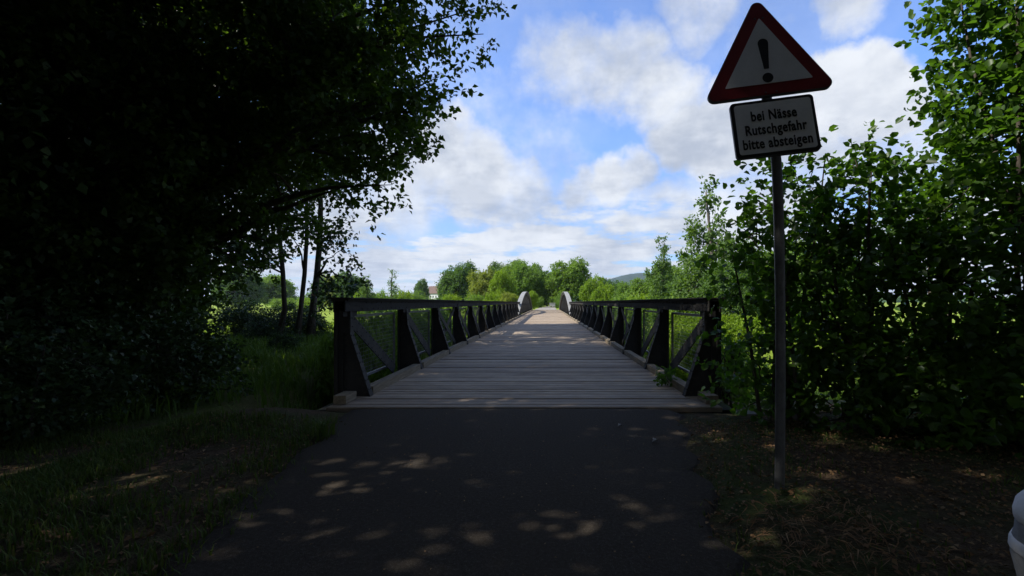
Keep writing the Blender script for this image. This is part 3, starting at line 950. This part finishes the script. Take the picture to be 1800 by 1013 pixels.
for i, (x, y, rz, sc, lab) in enumerate(spots):
    o = dense if i == 0 else copy_tree(dense)
    o.location = (x, y, hz(x, y)); o.rotation_euler.z = rz; o.scale = (sc, sc, sc)
    tag(o, lab, 'tree', 'trees of the wood')

# --- an unseen spreading tree, added so its crown darkens path and sign
can = tree('unseen_shade_tree', (3.3, -1.9, hz(3.3, -1.9)), (2.2, -1.2, 8.0), .24,
     [((2.6, 0, 7.0), (2.4, 2.4, 1.6)), ((0, -1.5, 7.0), (2.4, 2.4, 1.6)), ((-2.5, -1.5, 6.8), (2.2, 2.2, 1.5)), ((3.6, 2.6, 8.0), (2.0, 2.0, 1.4)),
      ((1.8, -4, 6), (2.5, 2.5, 1.8)), ((-1.5, -5, 6), (2.5, 2.5, 1.8)), ((5, -3, 5.2), (2.4, 2.4, 2)), ((-3.6, 1.6, 7.2), (2, 2, 1.3)), ((-4.3, .9, 8.8), (1.5, 1.5, 1.0)), ((5.4, 4.6, 8.6), (1.9, 1.9, 1.3))],
     M['dark_leaf'], M['bark'], 35, per_m3=18, per=14, tl=.5, L=.15, W=.11, gap=.12, freq=.8, nb=60)
tag(can, 'unseen spreading tree added to shade the path above the viewpoint', 'tree')

# --- undergrowth on the left
shrub = tree('shrub', (0, 0, 0), (.05, .05, 1.5), .03, [((0, 0, .75), (.95, .95, .7)), ((.5, .3, 1.25), (.6, .6, .5)), ((-.45, -.2, 1.1), (.65, .65, .55)), ((.1, -.5, .5), (.7, .6, .5))],
     M['dark_leaf'], M['bark'], 41, per_m3=85, per=12, tl=.25, L=.085, W=.06, gap=.12, freq=2, nb=40, shell=.4)
sh = [(-5.2, 4.6, .75, 0), (-6.5, 5.4, 1.1, 1), (-5.6, 6.6, .95, 2), (-7.0, 3.9, 1.1, 3), (-7.5, 8.2, 1.15, 4), (-8.0, 7.2, 1.4, 5), (-9.8, 10.6, 1.4, .5), (-8.3, 4.2, 1.4, 1.5), (-11.6, 13.2, 1.5, 3.5),
      (-10.6, 17.2, .7, 5.5), (-12.4, 18.5, .9, .9), (-9.5, 18.2, .75, 1.9), (-10.4, 19.0, .95, 2.2), (-11.3, 19.2, .9, .2), (-10.2, 16.2, .5, 3.2), (-13.3, 19.6, 1.0, 1.3), (-8.3, 20.6, .65, 2.7), (-7.6, 13.2, .45, .6), (-9.6, 5.6, 1.6, .3), (-11.5, 9.5, 1.8, 2.1), (-13.5, 8.0, 2.0, 4.1), (-10.5, 2.6, 1.7, 5.1), (-12.5, 3.4, 1.9, 1.1), (-14.5, 12.0, 2.0, 1.6)]
for i, (x, y, sc, rz) in enumerate(sh):
    o = shrub if i == 0 else copy_tree(shrub)
    o.location = (x, y, hz(x, y) - .05); o.rotation_euler.z = rz; o.scale = (sc, sc, sc * .9)
    tag(o, (('large ' if sc > 1.5 else 'mid sized ' if sc > 1.05 else 'small ') + 'dark leafy shrub in the undergrowth ' + ('beside the dirt track' if y < 5 else 'below the oak')) if y < 12 else 'low shrub at the foot of the slender trunks', 'shrub', 'undergrowth below the oak' if y < 12 else 'shrubs at the slender trunks')

# --- the hedge on the right: hazel-like shrubs with broad leaves
def hedge(name, x, y, lobes, seed, label, n=70, L=.074, W=.06, per=10, gap=.12, mat='hedge_leaf'):
    pr = random.Random(seed)
    b = Vector((x, y, hz(x, y)))
    def stems(mb, base):
        for k in range(7):
            c, r = lobes[pr.randrange(len(lobes))]
            q = Vector(c) - base + Vector((pr.uniform(-.3, .3), pr.uniform(-.3, .3), pr.uniform(0, .4)))
            s = Vector((pr.uniform(-.25, .25), pr.uniform(-.25, .25), -.08))
            m1 = s.lerp(q, .4) + Vector((pr.uniform(-.08, .08), pr.uniform(-.08, .08), .12))
            mb.tube([s, m1, s.lerp(q, .75) + Vector((0, 0, .06)), q], [.02, .016, .011, .004], 6, False)
    t = tree(name, b, b + Vector((.05, .1, 1.6)), .028, lobes, M[mat], M['bark'], seed, per_m3=n, per=per, tl=.34, L=L, W=W, gap=gap, freq=1.6, nb=60, shape=6, droop=-.25, shell=.25, jitter=.35, spread=.65, extra=stems)
    tag(t, label, 'shrub', 'hedge of shrubs beside the sign')
    return t
hedge('hedge_shrub', 2.25, 4.3, [lobe(1370, 360, 4.4, .36), lobe(1345, 470, 4.3, .30), lobe(1400, 470, 4.5, .45), lobe(1370, 590, 4.3, .38), lobe(1375, 700, 4.2, .36, .4, .45), lobe(1430, 330, 4.5, .25), lobe(1318, 410, 4.4, .17), lobe(1312, 520, 4.4, .2), lobe(1312, 640, 4.3, .22)], 51, 'broad leaved hedge shrub right behind the sign pole', 175)
hedge('hedge_shrub', 2.9, 4.2, [lobe(1470, 360, 4.3, .42), lobe(1525, 350, 4.4, .33), lobe(1500, 480, 4.2, .5), lobe(1490, 620, 4.0, .5), lobe(1500, 740, 3.9, .5, .5, .5), lobe(1500, 290, 4.5, .14), lobe(1440, 560, 4.1, .35)], 52, 'hedge shrub with upright leafy shoots, between the sign pole and the tall shrub', 175)
hedge('hedge_shrub', 3.4, 3.8, [lobe(1635, 365, 4.2, .42), lobe(1590, 430, 4.1, .42), lobe(1610, 560, 3.9, .48), lobe(1620, 690, 3.7, .5), lobe(1640, 800, 3.4, .5, .5, .45)], 53, 'bright leaved hedge shrub lit through from behind beside the tall shrub', 150, gap=.16)
hedge('hedge_shrub', 3.7, 3.4, [lobe(1768, 90, 4.0, .40), lobe(1758, 220, 3.9, .45), lobe(1760, 370, 3.8, .5), lobe(1740, 520, 3.6, .5), lobe(1760, 660, 3.4, .5), lobe(1780, 800, 3.2, .5), lobe(1760, -50, 4.0, .45), lobe(1830, 50, 3.9, .55), lobe(1850, 250, 3.8, .6), lobe(1790, 160, 3.9, .5), lobe(1850, 450, 3.6, .6), lobe(1860, 650, 3.4, .6)], 54, 'tallest hedge shrub rising above the sign', 175)
hedge('hedge_shrub', 4.4, 5.2, [lobe(1560, 420, 5.6, .6), lobe(1650, 380, 5.6, .6), lobe(1560, 600, 5.4, .5), lobe(1680, 600, 5.4, .7), lobe(1660, 730, 5.2, .6), lobe(1460, 620, 5.4, .5)], 55, 'shaded shrub at the back of the hedge', 90, L=.085, W=.07, gap=.25)
hedge('hedge_shrub', 2.05, 5.6, [lobe(1285, 640, 5.7, .18), lobe(1275, 690, 5.5, .2), lobe(1300, 685, 5.6, .22), lobe(1290, 720, 5.3, .2)], 56, 'small leafy bush growing against the outside of the bridge end post', 160, L=.07, W=.055)

# --- low plants: a weed at the railing foot, a grass tuft on the verge
def tuft(name, loc, n, h, spread, mat, seed, label, cat, wid=.006, leafy=False):
    rng = np.random.default_rng(seed)
    b = np.c_[rng.normal(0, spread * .35, n), rng.normal(0, spread * .35, n), np.full(n, -.01)]
    a = rng.uniform(0, 6.28, n)
    out = np.c_[np.cos(a), np.sin(a), np.zeros(n)]
    hh = h * rng.uniform(.5, 1.1, n)
    if leafy:
        V, F, var = leaves(b + np.c_[out[:, :2] * spread * rng.random((n, 1)), hh * rng.random(n)], out + np.array([0, 0, .3]), np.tile([0, 0, 1.0], (n, 1)) + rng.normal(size=(n, 3)) * .3, h * .3 * rng.uniform(.6, 1.2, n), h * .2 * rng.uniform(.6, 1.2, n), rng, 6)
        me = np_mesh(name, V, F, var)
    else:
        me = blades(name, b, out, hh, rng, wid)
    o = link(name, me, mat, None, loc)
    tag(o, label, cat)
    return o
def blades(name, b, out, h, rng, wid):
    n = len(b)
    side = np.c_[-out[:, 1], out[:, 0], np.zeros(n)]
    lean = rng.uniform(.1, .75, n)[:, None]
    h = h[:, None]; up = np.array([[0, 0, 1.0]])
    w = wid * rng.uniform(.6, 1.4, n)[:, None]
    m = b + up * h * .6 + out * h * lean * .3
    t = b + up * h * (1 - lean * .25) + out * h * lean
    V = np.stack([b - side * w, b + side * w, m + side * w * .8, t, m - side * w * .8], 1).reshape(-1, 3)
    k = np.arange(n)[:, None] * 5
    F = np.concatenate([k + np.array([[0, 1, 2, 4]]), k + np.array([[4, 2, 3, 3]])])
    # second face as a quad with a tiny edge is avoided: build the tip as a triangle fan quad
    V2 = np.stack([b - side * w, b + side * w, m + side * w * .8, m - side * w * .8, m - side * w * .8, m + side * w * .8, t + side * w * .08, t - side * w * .08], 1).reshape(-1, 3)
    k = np.arange(n)[:, None] * 8
    F2 = np.concatenate([k + np.array([[0, 1, 2, 3]]), k + np.array([[4, 5, 6, 7]])])
    v = np.clip(rng.normal(.4, .25, n), 0, 1)
    return np_mesh(name, V2, F2, np.concatenate([v, v]))
wd = tree('weed', (1.50, 5.75, 0), (1.49, 5.74, .2), .006, [((1.47, 5.72, .1), (.08, .09, .07)), ((1.52, 5.78, .18), (.06, .07, .06))], M['hedge_leaf'], M['bark'], 61, per_m3=9000, per=5, tl=.06, L=.05, W=.034, gap=0, nb=8, shape=6)
tag(wd, 'small leafy weed growing on the deck at the railing foot', 'weed')
tuft('grass_tuft', (-1.78, 3.62, hz(-1.78, 3.62)), 60, .2, .12, M['grass_blade'], 62, 'pale green grass tuft at the edge of the asphalt path', 'grass')

def scatter_blades(name, n, region, h, mat, seed, wid=.005, dens=None):
    rng = np.random.default_rng(seed)
    x = rng.uniform(region[0], region[1], n); y = rng.uniform(region[2], region[3], n)
    if dens is not None:
        keep = dens(x, y, rng); x, y = x[keep], y[keep]
    k = np.array([noise.noise(Vector((a * .8, b * .8, 3))) + .6 * noise.noise(Vector((a * 2.3, b * 2.3, 7))) for a, b in zip(x, y)])
    kp = k > rng.normal(-.02, .22, len(k)); x, y = x[kp], y[kp]
    z = hgt(x, y) - .015
    a = rng.uniform(0, 6.28, len(x))
    me = blades(name, np.c_[x, y, z], np.c_[np.cos(a), np.sin(a), np.zeros(len(x))], h * rng.uniform(.35, 1.2, len(x)), rng, wid)
    o = link(name, me, mat); tag(o, kind='stuff'); return o
def pathfree(x, y, rng):
    t = ss(y, 1.5, 4.4)
    a = -1.5 - .5 * t; b = .68 + .66 * t
    return ((x < a + np.abs(rng.normal(0, .12, len(x)))) | (x > b - np.abs(rng.normal(0, .12, len(x))))) & ~((y > 4.15) & (x > -3.3) & (x < 2.6))
scatter_blades('verge_grass', 90000, (-6.5, -1.4, 1.2, 6.5), .09, M['grass_blade'], 71, .0035, pathfree)
scatter_blades('verge_grass', 9000, (.7, 4.5, 1.2, 5.0), .06, M['grass_blade'], 72, .003, pathfree)
scatter_blades('shelf_grass', 42000, (-12, -3.2, 5.2, 21), .34, M['shelf_blade'], 73, .011, lambda x, y, r: x < -3.3 - .0 * y)
scatter_blades('meadow_grass', 60000, (5, 26, 11, 34), .3, M['meadow_blade'], 74, .016)
scatter_blades('meadow_grass', 60000, (-45, -5, 23, 60), .4, M['meadow_blade'], 75, .03)

def litter(name, n, region, seed, L=.03, dens=None, wr=.6):
    rng = np.random.default_rng(seed)
    x = rng.uniform(region[0], region[1], n); y = rng.uniform(region[2], region[3], n)
    if dens is not None:
        keep = dens(x, y, rng); x, y = x[keep], y[keep]
    n = len(x)
    a = rng.uniform(0, 6.28, n); sz = rng.uniform(.4, 1.3, n)
    V, F, var = leaves(np.c_[x, y, hgt(x, y) + .008 + rng.random(n) * .012], np.c_[np.cos(a), np.sin(a), rng.normal(0, .25, n)], np.tile([0, 0, 1.0], (n, 1)) + rng.normal(size=(n, 3)) * .35, L * sz, L * wr * sz, rng, 4)
    o = link(name, np_mesh(name, V, F, var), M['litter']); tag(o, kind='stuff')
litter('leaf_litter', 14000, (.6, 4.6, 1.0, 5.0), 81, .026, pathfree)
litter('leaf_litter', 3500, (-4.5, -1.3, 1.0, 4.4), 82, .03, pathfree)
litter('dry_straw', 500, (.95, 1.55, 1.7, 2.3), 83, .1, None, .05)
def onpath(x, y, rng): return (rng.random(len(x)) < .25 + .75 * (np.abs(x + .4) > .85))
def specks():
    rng = np.random.default_rng(84)
    n = 420
    x = rng.uniform(-1.9, 1.2, n); y = rng.uniform(1.6, 4.5, n); a = rng.uniform(0, 6.28, n)
    V, F, var = leaves(np.c_[x, y, np.full(n, .007)], np.c_[np.cos(a), np.sin(a), np.zeros(n)], np.tile([0, 0, 1.0], (n, 1)) + rng.normal(size=(n, 3)) * .2, .013 * rng.uniform(.4, 1.4, n), .009 * rng.uniform(.5, 1.2, n), rng, 4)
    o = link('path_debris', np_mesh('path_debris', V, F, var), M['litter']); tag(o, kind='stuff')
specks()
for (px, py, s, lab) in ((1085, 751, .05, 'pale dry leaf lying on the asphalt near the deck'), (1146, 778, .055, 'curled grey leaf lying on the asphalt near the right verge')):
    d = FPX * CAM_H / (py - VY)
    rng = np.random.default_rng(px)
    V, F, var = leaves(np.array([[0, 0, .0], [s * .3, s * .2, .004]]), np.array([[1, .2, .15], [.4, 1, .2]]), np.array([[0, .2, 1.0], [.2, 0, 1.0]]), np.array([s, s * .8]), np.array([s * .7, s * .5]), rng, 6)
    o = link('fallen_leaf', np_mesh('fallen_leaf', V, F, var), simple('pale_leaf', (.2, .19, .17), (.34, .32, .3), 20, .8, .2, .1, .002), None, ((px - VX) / FPX * d, d, .006))
    tag(o, lab, 'leaf', 'fallen leaves on the path')

# --- far trees: prototypes, then copies with their own size and place
def proto(name, lobes, h, leafm, barkm, seed, **kw):
    return tree(name, (0, 0, 0), (0, 0, h * .93), h * .022, lobes, leafm, barkm, seed, **kw)
def round_lobes(seed, h=10.0, w=8.6, n=15, zlow=.22):
    r = random.Random(seed); out = [((0, 0, h * .58), (w * .3, w * .3, h * .28))]
    for k in range(n):
        a = k * 2.4 + r.uniform(-.3, .3); t = (k + .5) / n
        z = h * (zlow + (.9 - zlow) * t)
        rr = w * .5 * math.sqrt(max(.05, 1 - ((z / h - .5) / .52) ** 2)) * .66
        s = w * r.uniform(.17, .24)
        out.append(((rr * math.cos(a), rr * math.sin(a), z), (s, s, s * .9)))
    return out
kw_far = dict(per_m3=6.0, per=14, tl=.8, L=.36, W=.28, gap=.14, freq=.45, nb=50, shell=.45)
PR = {
 'round': proto('broadleaf_tree', round_lobes(1), 10, M['far_leaf'], M['bark'], 101, **kw_far),
 'deep': proto('broadleaf_tree', round_lobes(2, n=17), 10, M['deep_leaf'], M['bark'], 102, **kw_far),
 'yellow': proto('blossoming_tree', round_lobes(3, w=8, n=13), 10, M['yellow_leaf'], M['bark'], 103, **kw_far),
 'lime': proto('pale_green_tree', round_lobes(4, w=8.5, n=12, zlow=.12), 10, M['lime_leaf'], M['bark'], 104, **kw_far),
 'alder': proto('alder_tree', [((.0, 0, 9.3), (.5, .5, .6)), ((.5, 0, 8.3), (.85, .8, .45)), ((-.7, .2, 7.9), (.8, .8, .4)), ((1.1, .1, 7.0), (1.0, .8, .45)), ((-1.1, -.2, 6.6), (1.0, .9, .5)), ((.3, .8, 6.0), (1.0, 1.0, .6)), ((1.5, 0, 5.4), (1.1, .9, .5)), ((-1.6, .2, 5.0), (1.2, .9, .55)), ((.2, -.9, 4.4), (1.2, 1.0, .6)), ((1.4, .3, 3.6), (1.3, 1.0, .6)), ((-1.4, 0, 3.2), (1.4, 1.1, .7)), ((.2, .4, 2.3), (1.6, 1.2, .8))],
               10, M['alder_leaf'], M['pale_bark'], 105, per_m3=24, per=13, tl=.6, L=.25, W=.18, gap=.2, freq=.8, nb=90, shell=.25),
 'poplar': proto('poplar_tree', [((0, 0, 1 + k * 1.15), (1.5 - .14 * k, 1.5 - .14 * k, .9)) for k in range(8)], 10, M['alder_leaf'], M['bark'], 106, per_m3=7, per=10, tl=.8, L=.3, W=.2, gap=.25, freq=.8, nb=40, droop=-.9),
 'bush': proto('bush', [((0, 0, .9), (1.3, 1.3, .9)), ((.7, .3, 1.3), (.8, .8, .7)), ((-.8, -.1, 1.1), (.9, .9, .8)), ((.1, -.7, .7), (1.0, .9, .7))], 2, M['lime_leaf'], M['bark'], 107, per_m3=40, per=10, tl=.35, L=.17, W=.12, gap=.12, freq=1.2, nb=30, shell=.4),
 'deepbush': proto('bush', [((0, 0, .9), (1.3, 1.3, .9)), ((.6, .4, 1.4), (.8, .8, .7)), ((-.8, .1, 1.2), (.9, .9, .8)), ((.2, -.7, .8), (1.0, .9, .7))], 2, M['far_leaf'], M['bark'], 108, per_m3=40, per=10, tl=.35, L=.17, W=.12, gap=.15, freq=1.2, nb=30, shell=.4),
}
DIM = {'round': (10.2, 9.2), 'deep': (10.2, 9.2), 'yellow': (10, 8.4), 'lime': (10, 9), 'alder': (10.1, 6), 'poplar': (10, 3.4), 'bush': (2.1, 3.6), 'deepbush': (2.2, 3.6)}
CATS = {'bush': 'bush', 'deepbush': 'bush'}
used = set()
seedr = random.Random(77)
def plant(kind, px, top, d, wpx, label, group, base=None):
    h0, w0 = DIM[kind]
    x = (px - VX) / FPX * d
    zb = hz(x, d) if base is None else base
    h = CAM_H + (VY - top) / FPX * d - zb
    w = wpx / FPX * d
    o = PR[kind] if kind not in used else copy_tree(PR[kind])
    used.add(kind)
    o.location = (x, d, zb); o.scale = (w / w0, w / w0, h / h0); o.rotation_euler.z = seedr.uniform(0, 6.28)
    tag(o, label, CATS.get(kind, 'tree'), group)
    return o
G1 = 'trees beyond the far end of the bridge'
plant('deep', 808, 468, 118, 72, 'dark green round tree next to the white house', G1)
plant('yellow', 851, 474, 100, 54, 'yellowish tree between the dark round tree and the green ones', G1)
plant('deep', 880, 466, 135, 60, 'hazy green tree rising behind the yellowish tree', G1)
plant('round', 906, 459, 122, 62, 'tall green tree whose top rises behind the left arch', G1)
plant('round', 926, 462, 100, 66, 'fresh green tree right above the left arch', G1)
plant('lime', 884, 480, 92, 46, 'pale green tree in front of the yellowish tree', G1)
plant('round', 1002, 458, 98, 82, 'large round bright green tree above the right arch', G1)
plant('deep', 962, 482, 128, 60, 'dark tree closing the tunnel at the end of the path', G1)
plant('deep', 944, 476, 104, 46, 'shady tree on the left of the far path', G1)
plant('deep', 978, 480, 108, 40, 'shady tree on the right of the far path', G1)
plant('deep', 958, 492, 150, 70, 'dark tree farthest down the path', G1)
plant('lime', 1042, 489, 88, 44, 'pale lime tree beside the large round tree', G1)
plant('yellow', 896, 514, 74, 34, 'yellow green bush-like tree against the left arch', G1)
plant('lime', 934, 513, 76, 24, 'small lime tree peeping out behind the left arch', G1)
plant('deepbush', 990, 515, 84, 26, 'green bush behind the right arch', 'bushes at the far end')
plant('deepbush', 948, 522, 92, 20, 'dark bush on the left edge of the far path', 'bushes at the far end')
plant('deepbush', 979, 523, 86, 14, 'dark bush on the right edge of the far path', 'bushes at the far end')
G2 = 'trees on the meadow to the right'
plant('alder', 1247, 316, 36, 150, 'tall open alder rising above the railing end beside the hedge', G2)
plant('alder', 1165, 414, 48, 92, 'smaller cone shaped alder in front of the wooded hill', G2)
for i, (k, px, top, d, w, lab) in enumerate([
        ('deep', 1075, 493, 150, 52, 'distant green tree below the hill foot'), ('round', 1104, 497, 120, 50, 'rounded tree in front of the pale field'), ('lime', 1060, 503, 80, 40, 'pale tree between the lime tree and the field'),
        ('round', 1135, 488, 85, 64, 'green tree left of the smaller alder'), ('round', 1180, 466, 60, 78, 'spreading tree at the foot of the smaller alder'), ('alder', 1205, 446, 42, 96, 'low alder between the two taller alders'),
        ('deep', 1275, 470, 32, 110, 'dark tree behind the railing end and the sign pole'), ('round', 1345, 440, 36, 130, 'tree behind the sign pole and the hedge'), ('round', 1440, 420, 45, 160, 'tree hidden behind the hedge'), ('alder', 1310, 420, 40, 90, 'alder showing between the sign pole and the tall alder')]):
    plant(k, px, top, d, w, lab, G2)
G3 = 'bushes along the meadow on the right'
for i, (px, top, d, w) in enumerate([(1090, 516, 60, 60), (1130, 514, 52, 70), (1170, 515, 46, 70), (1210, 520, 40, 70), (1110, 522, 40, 60)]):
    plant('bush' if i % 2 else 'deepbush', px, top, d, w, 'meadow bush showing just above the bridge railing', G3)
for i, (px, top, d, w) in enumerate([(1255, 553, 30, 80), (1290, 550, 29, 70), (1330, 555, 28, 80), (1390, 548, 30, 90), (1450, 560, 28, 90), (1225, 556, 31, 70)]):
    plant('bush', px, top, d, w, 'sunlit bramble bush at the back of the bright meadow', 'brambles at the back of the meadow')
for i in range(8):
    d = 10 + i * 3.4
    x = 3.9 + .25 * (i % 3)
    plant('bush' if i % 3 else 'deepbush', VX + x / d * FPX, VY + (CAM_H + .25 - .15 * (i % 2)) / d * FPX * .62, d, 1.7 / d * FPX, 'green bush growing along the outside of the right railing', 'bushes outside the right railing')
G4 = 'trees beyond the wood on the left'
for (k, px, top, d, w, lab) in [
        ('deep', 420, 478, 170, 80, 'tree seen under the oak boughs above the bright meadow'), ('round', 480, 484, 190, 70, 'tree showing between the slender trunks'), ('alder', 560, 462, 130, 40, 'thin alder behind the leaning brown trunk'),
        ('yellow', 580, 482, 150, 46, 'yellowish bushy tree behind the leaning brown trunk'), ('deep', 618, 482, 140, 56, 'dark tree above the left railing end'), ('alder', 646, 484, 76, 46, 'grey green willow-like tree above the left railing'),
        ('poplar', 690, 474, 92, 32, 'slim young poplar with upright twigs'), ('deep', 741, 494, 210, 28, 'small dark round tree left of the white house')]:
    plant(k, px, top, d, w, lab, G4)
for i, (px, top, d, w) in enumerate([(668, 511, 100, 40), (705, 509, 110, 46), (728, 512, 130, 40), (640, 512, 80, 40), (762, 523, 120, 40), (795, 516, 95, 40), (835, 516, 90, 44), (868, 512, 84, 36), (500, 524, 150, 50), (545, 522, 140, 46)]):
    plant('bush' if i % 2 else 'deepbush', px, top, d, w, 'meadow bush behind the left railing', 'bushes behind the left railing')
for i in range(6):
    d = 24 + i * 6
    x = -5.0 - .4 * (i % 3)
    plant('bush' if i % 2 else 'deepbush', VX + x / d * FPX, VY + 1.0 / d * FPX * .7, d, 2.2 / d * FPX, 'green bush growing outside the left railing', 'bushes outside the left railing')

for (x, d) in ((-3.7, 8.8), (-4.1, 10.6), (-4.3, 12.6), (-4.6, 15.0), (-4.7, 17.6), (-5.0, 20.4)):
    plant('deepbush', VX + x / d * FPX, VY + (CAM_H - .84) / d * FPX, d, 1.7 / d * FPX, 'bushy green growth hugging the outside of the left railing near the bank', 'growth outside the left railing near the bank')

# far line of trees in front of the hills, one mass
def far_wood():
    rng = np.random.default_rng(9)
    n = 2600
    x = rng.uniform(-900, 1000, n); y = rng.uniform(520, 900, n)
    keep = np.array([noise.noise(Vector((a * .006, b * .008, 0))) > .05 for a, b in zip(x, y)]) & ~((x < -40) & (x > -180) & (y < 560))
    x, y = x[keep], y[keep]; n = len(x)
    P = np.c_[x, y, hgt(x, y)]
    h = rng.uniform(5, 11, n)
    k = 40
    d = unit(rng.normal(size=(n, k, 3)).reshape(-1, 3)).reshape(n, k, 3)
    pos = P[:, None] + np.array([0, 0, .55]) * h[:, None, None] + d * (h[:, None, None] * np.array([.5, .5, .5]))
    pos = pos.reshape(-1, 3); m = len(pos)
    V, F, var = leaves(pos, rng.normal(size=(m, 3)), rng.normal(size=(m, 3)), rng.uniform(2.0, 3.6, m), rng.uniform(1.6, 2.8, m), rng, 4)
    o = link('far_wood', np_mesh('far_wood', V, F, var), M['deep_leaf']); tag(o, kind='stuff')
far_wood()

# ------------------------------------------------------------------ the white house
def build_house():
    d = 315.0
    p = at(767, 522, d)
    zb = hz(p.x, d)
    root = empty('house', (p.x, d, zb), RAD(-32))
    tag(root, 'white house with brown tiled roof beyond the meadow trees', 'house')
    render_ = simple('house_render', (.52, .51, .5), (.64, .63, .61), .8, .9, .1, .1, .01)
    tile = simple('roof_tile', (.1, .07, .058), (.17, .115, .092), 1.5, .9, .1, .4, .05)
    L, W, H, RH = 12.0, 8.5, 7.6, 4.6
    w = MB()
    w.box((0, 0, H / 2 - .3), (L, W, H + .6))
    w.prism([(-W / 2, H), (W / 2, H), (0, H + RH)], 'x', -L / 2, L / 2)
    w.build('wall', render_, root)
    r = MB()
    for s in (-1, 1):
        a = Vector((0, s * (W / 2 + .6), H - .55)); b = Vector((0, 0, H + RH + .12))
        r.bar((0, a.y, a.z), (0, 0, b.z), .28, L + 1.2, Vector((1, 0, 0)))
    ro = r.build('roof', tile, root)
    c = MB(); c.box((3.6, 1.0, H + RH), (.8, .8, 2.2)); c.build('chimney', tile, ro)
    dark = simple('house_pane', (.03, .035, .04), (.05, .055, .06), 2, .2, .5, .02, .01)
    def window(loc, rot):
        f = MB(); f.box((0, 0, 0), (1.3, .1, 1.6))
        fo = f.build('window', render_, root, loc, (0, 0, rot))
        g = MB(); g.box((0, -.06, 0), (1.1, .06, 1.4)); g.build('pane', dark, fo)
    for x in (-4, -1.3, 1.3, 4):
        for z in (1.9, 5.0): window((x, -W / 2 - .03, z), 0)
    for y in (-1.9, 1.9):
        for z in (1.9, 5.0): window((-L / 2 - .03, y, z), -math.pi / 2)
    window((-L / 2 - .03, 0, 8.6), -math.pi / 2)
build_house()

# ------------------------------------------------------------------ small things
def board():
    p = at(971, 536, 76)
    root = empty('notice_board', (p.x, 76, hz(p.x, 76)))
    tag(root, 'small pale board on two short posts beside the far path', 'board')
    wood_ = simple('pale_wood', (.3, .28, .23), (.48, .45, .38), 4, .85, .2, .3, .01)
    b = MB(); b.box((0, 0, .72), (.95, .05, .42)); b.build('panel', wood_, root)
    b = MB(); b.box((0, 0, 1.0), (1.15, .2, .06)); b.build('cap', wood_, root)
    for x in (-.4, .4):
        b = MB(); b.box((x, .06, .46), (.08, .07, 1.0)); b.build('post', wood_, root)
board()

def bag():
    # unidentified white and grey object on the right verge, made up as a bag
    c = Vector((1.222, 1.0, hz(1.222, 1.0)))
    root = empty('guessed_bag', c)
    tag(root, 'unidentified rounded white and grey object built as a guessed cloth bag on the right verge', 'bag')
    wm = simple('white_cloth', (.62, .62, .64), (.78, .78, .8), 12, .8, .2, .15, .004)
    gm = simple('grey_cloth', (.2, .205, .215), (.3, .305, .315), 40, .9, .15, .3, .003)
    def lathe(name, prof, mat, off=(0, 0)):
        n = 40; mb = MB(); vs, fs = [], []
        for r, z in prof:
            for k in range(n):
                a = k * 2 * math.pi / n
                rr = r * (1 + .02 * math.sin(3 * a + z * 9) + .05 * noise.noise(Vector((math.cos(a) * 3, math.sin(a) * 3, z * 14))))
                vs.append((off[0] + rr * math.cos(a), off[1] + rr * .8 * math.sin(a), z))
        for i in range(len(prof) - 1):
            for k in range(n):
                fs.append((i * n + k, i * n + (k + 1) % n, (i + 1) * n + (k + 1) % n, (i + 1) * n + k))
        fs.append(tuple(range(n - 1, -1, -1))); fs.append(tuple((len(prof) - 1) * n + k for k in range(n)))
        mb.add(vs, fs, True); return mb.build(name, mat, root)
    z0 = -c.z - .05
    lathe('lower_bag', [(.10, 0), (.12, .05 + z0), (.125, .2 + z0), (.135, .40 + z0), (.150, .47 + z0), (.159, .515 + z0), (.160, .55 + z0), (.154, .575 + z0), (.151, .60 + z0)], gm)
    lathe('flap', [(.158, .528 + z0), (.163, .533 + z0), (.163, .553 + z0), (.158, .558 + z0)], wm)
    lathe('upper_bag', [(.15, .598 + z0), (.1545, .604 + z0), (.155, .62 + z0), (.148, .645 + z0), (.125, .67 + z0), (.08, .685 + z0), (.02, .69 + z0)], wm)
bag()

# ------------------------------------------------------------------ the air between here and the hill
def haze():
    mb = MB(); mb.box((0, 2900, 116), (8400, 6900, 252))
    m = Mat('haze')
    v = m.n('ShaderNodeVolumePrincipled')
    v.inputs['Color'].default_value = (.72, .82, .95, 1)
    v.inputs['Density'].default_value = .00011
    v.inputs['Anisotropy'].default_value = .2
    m.l(v.outputs[0], m.out.inputs['Volume'])
    o = mb.build('haze', m.m); tag(o, kind='stuff')
haze()
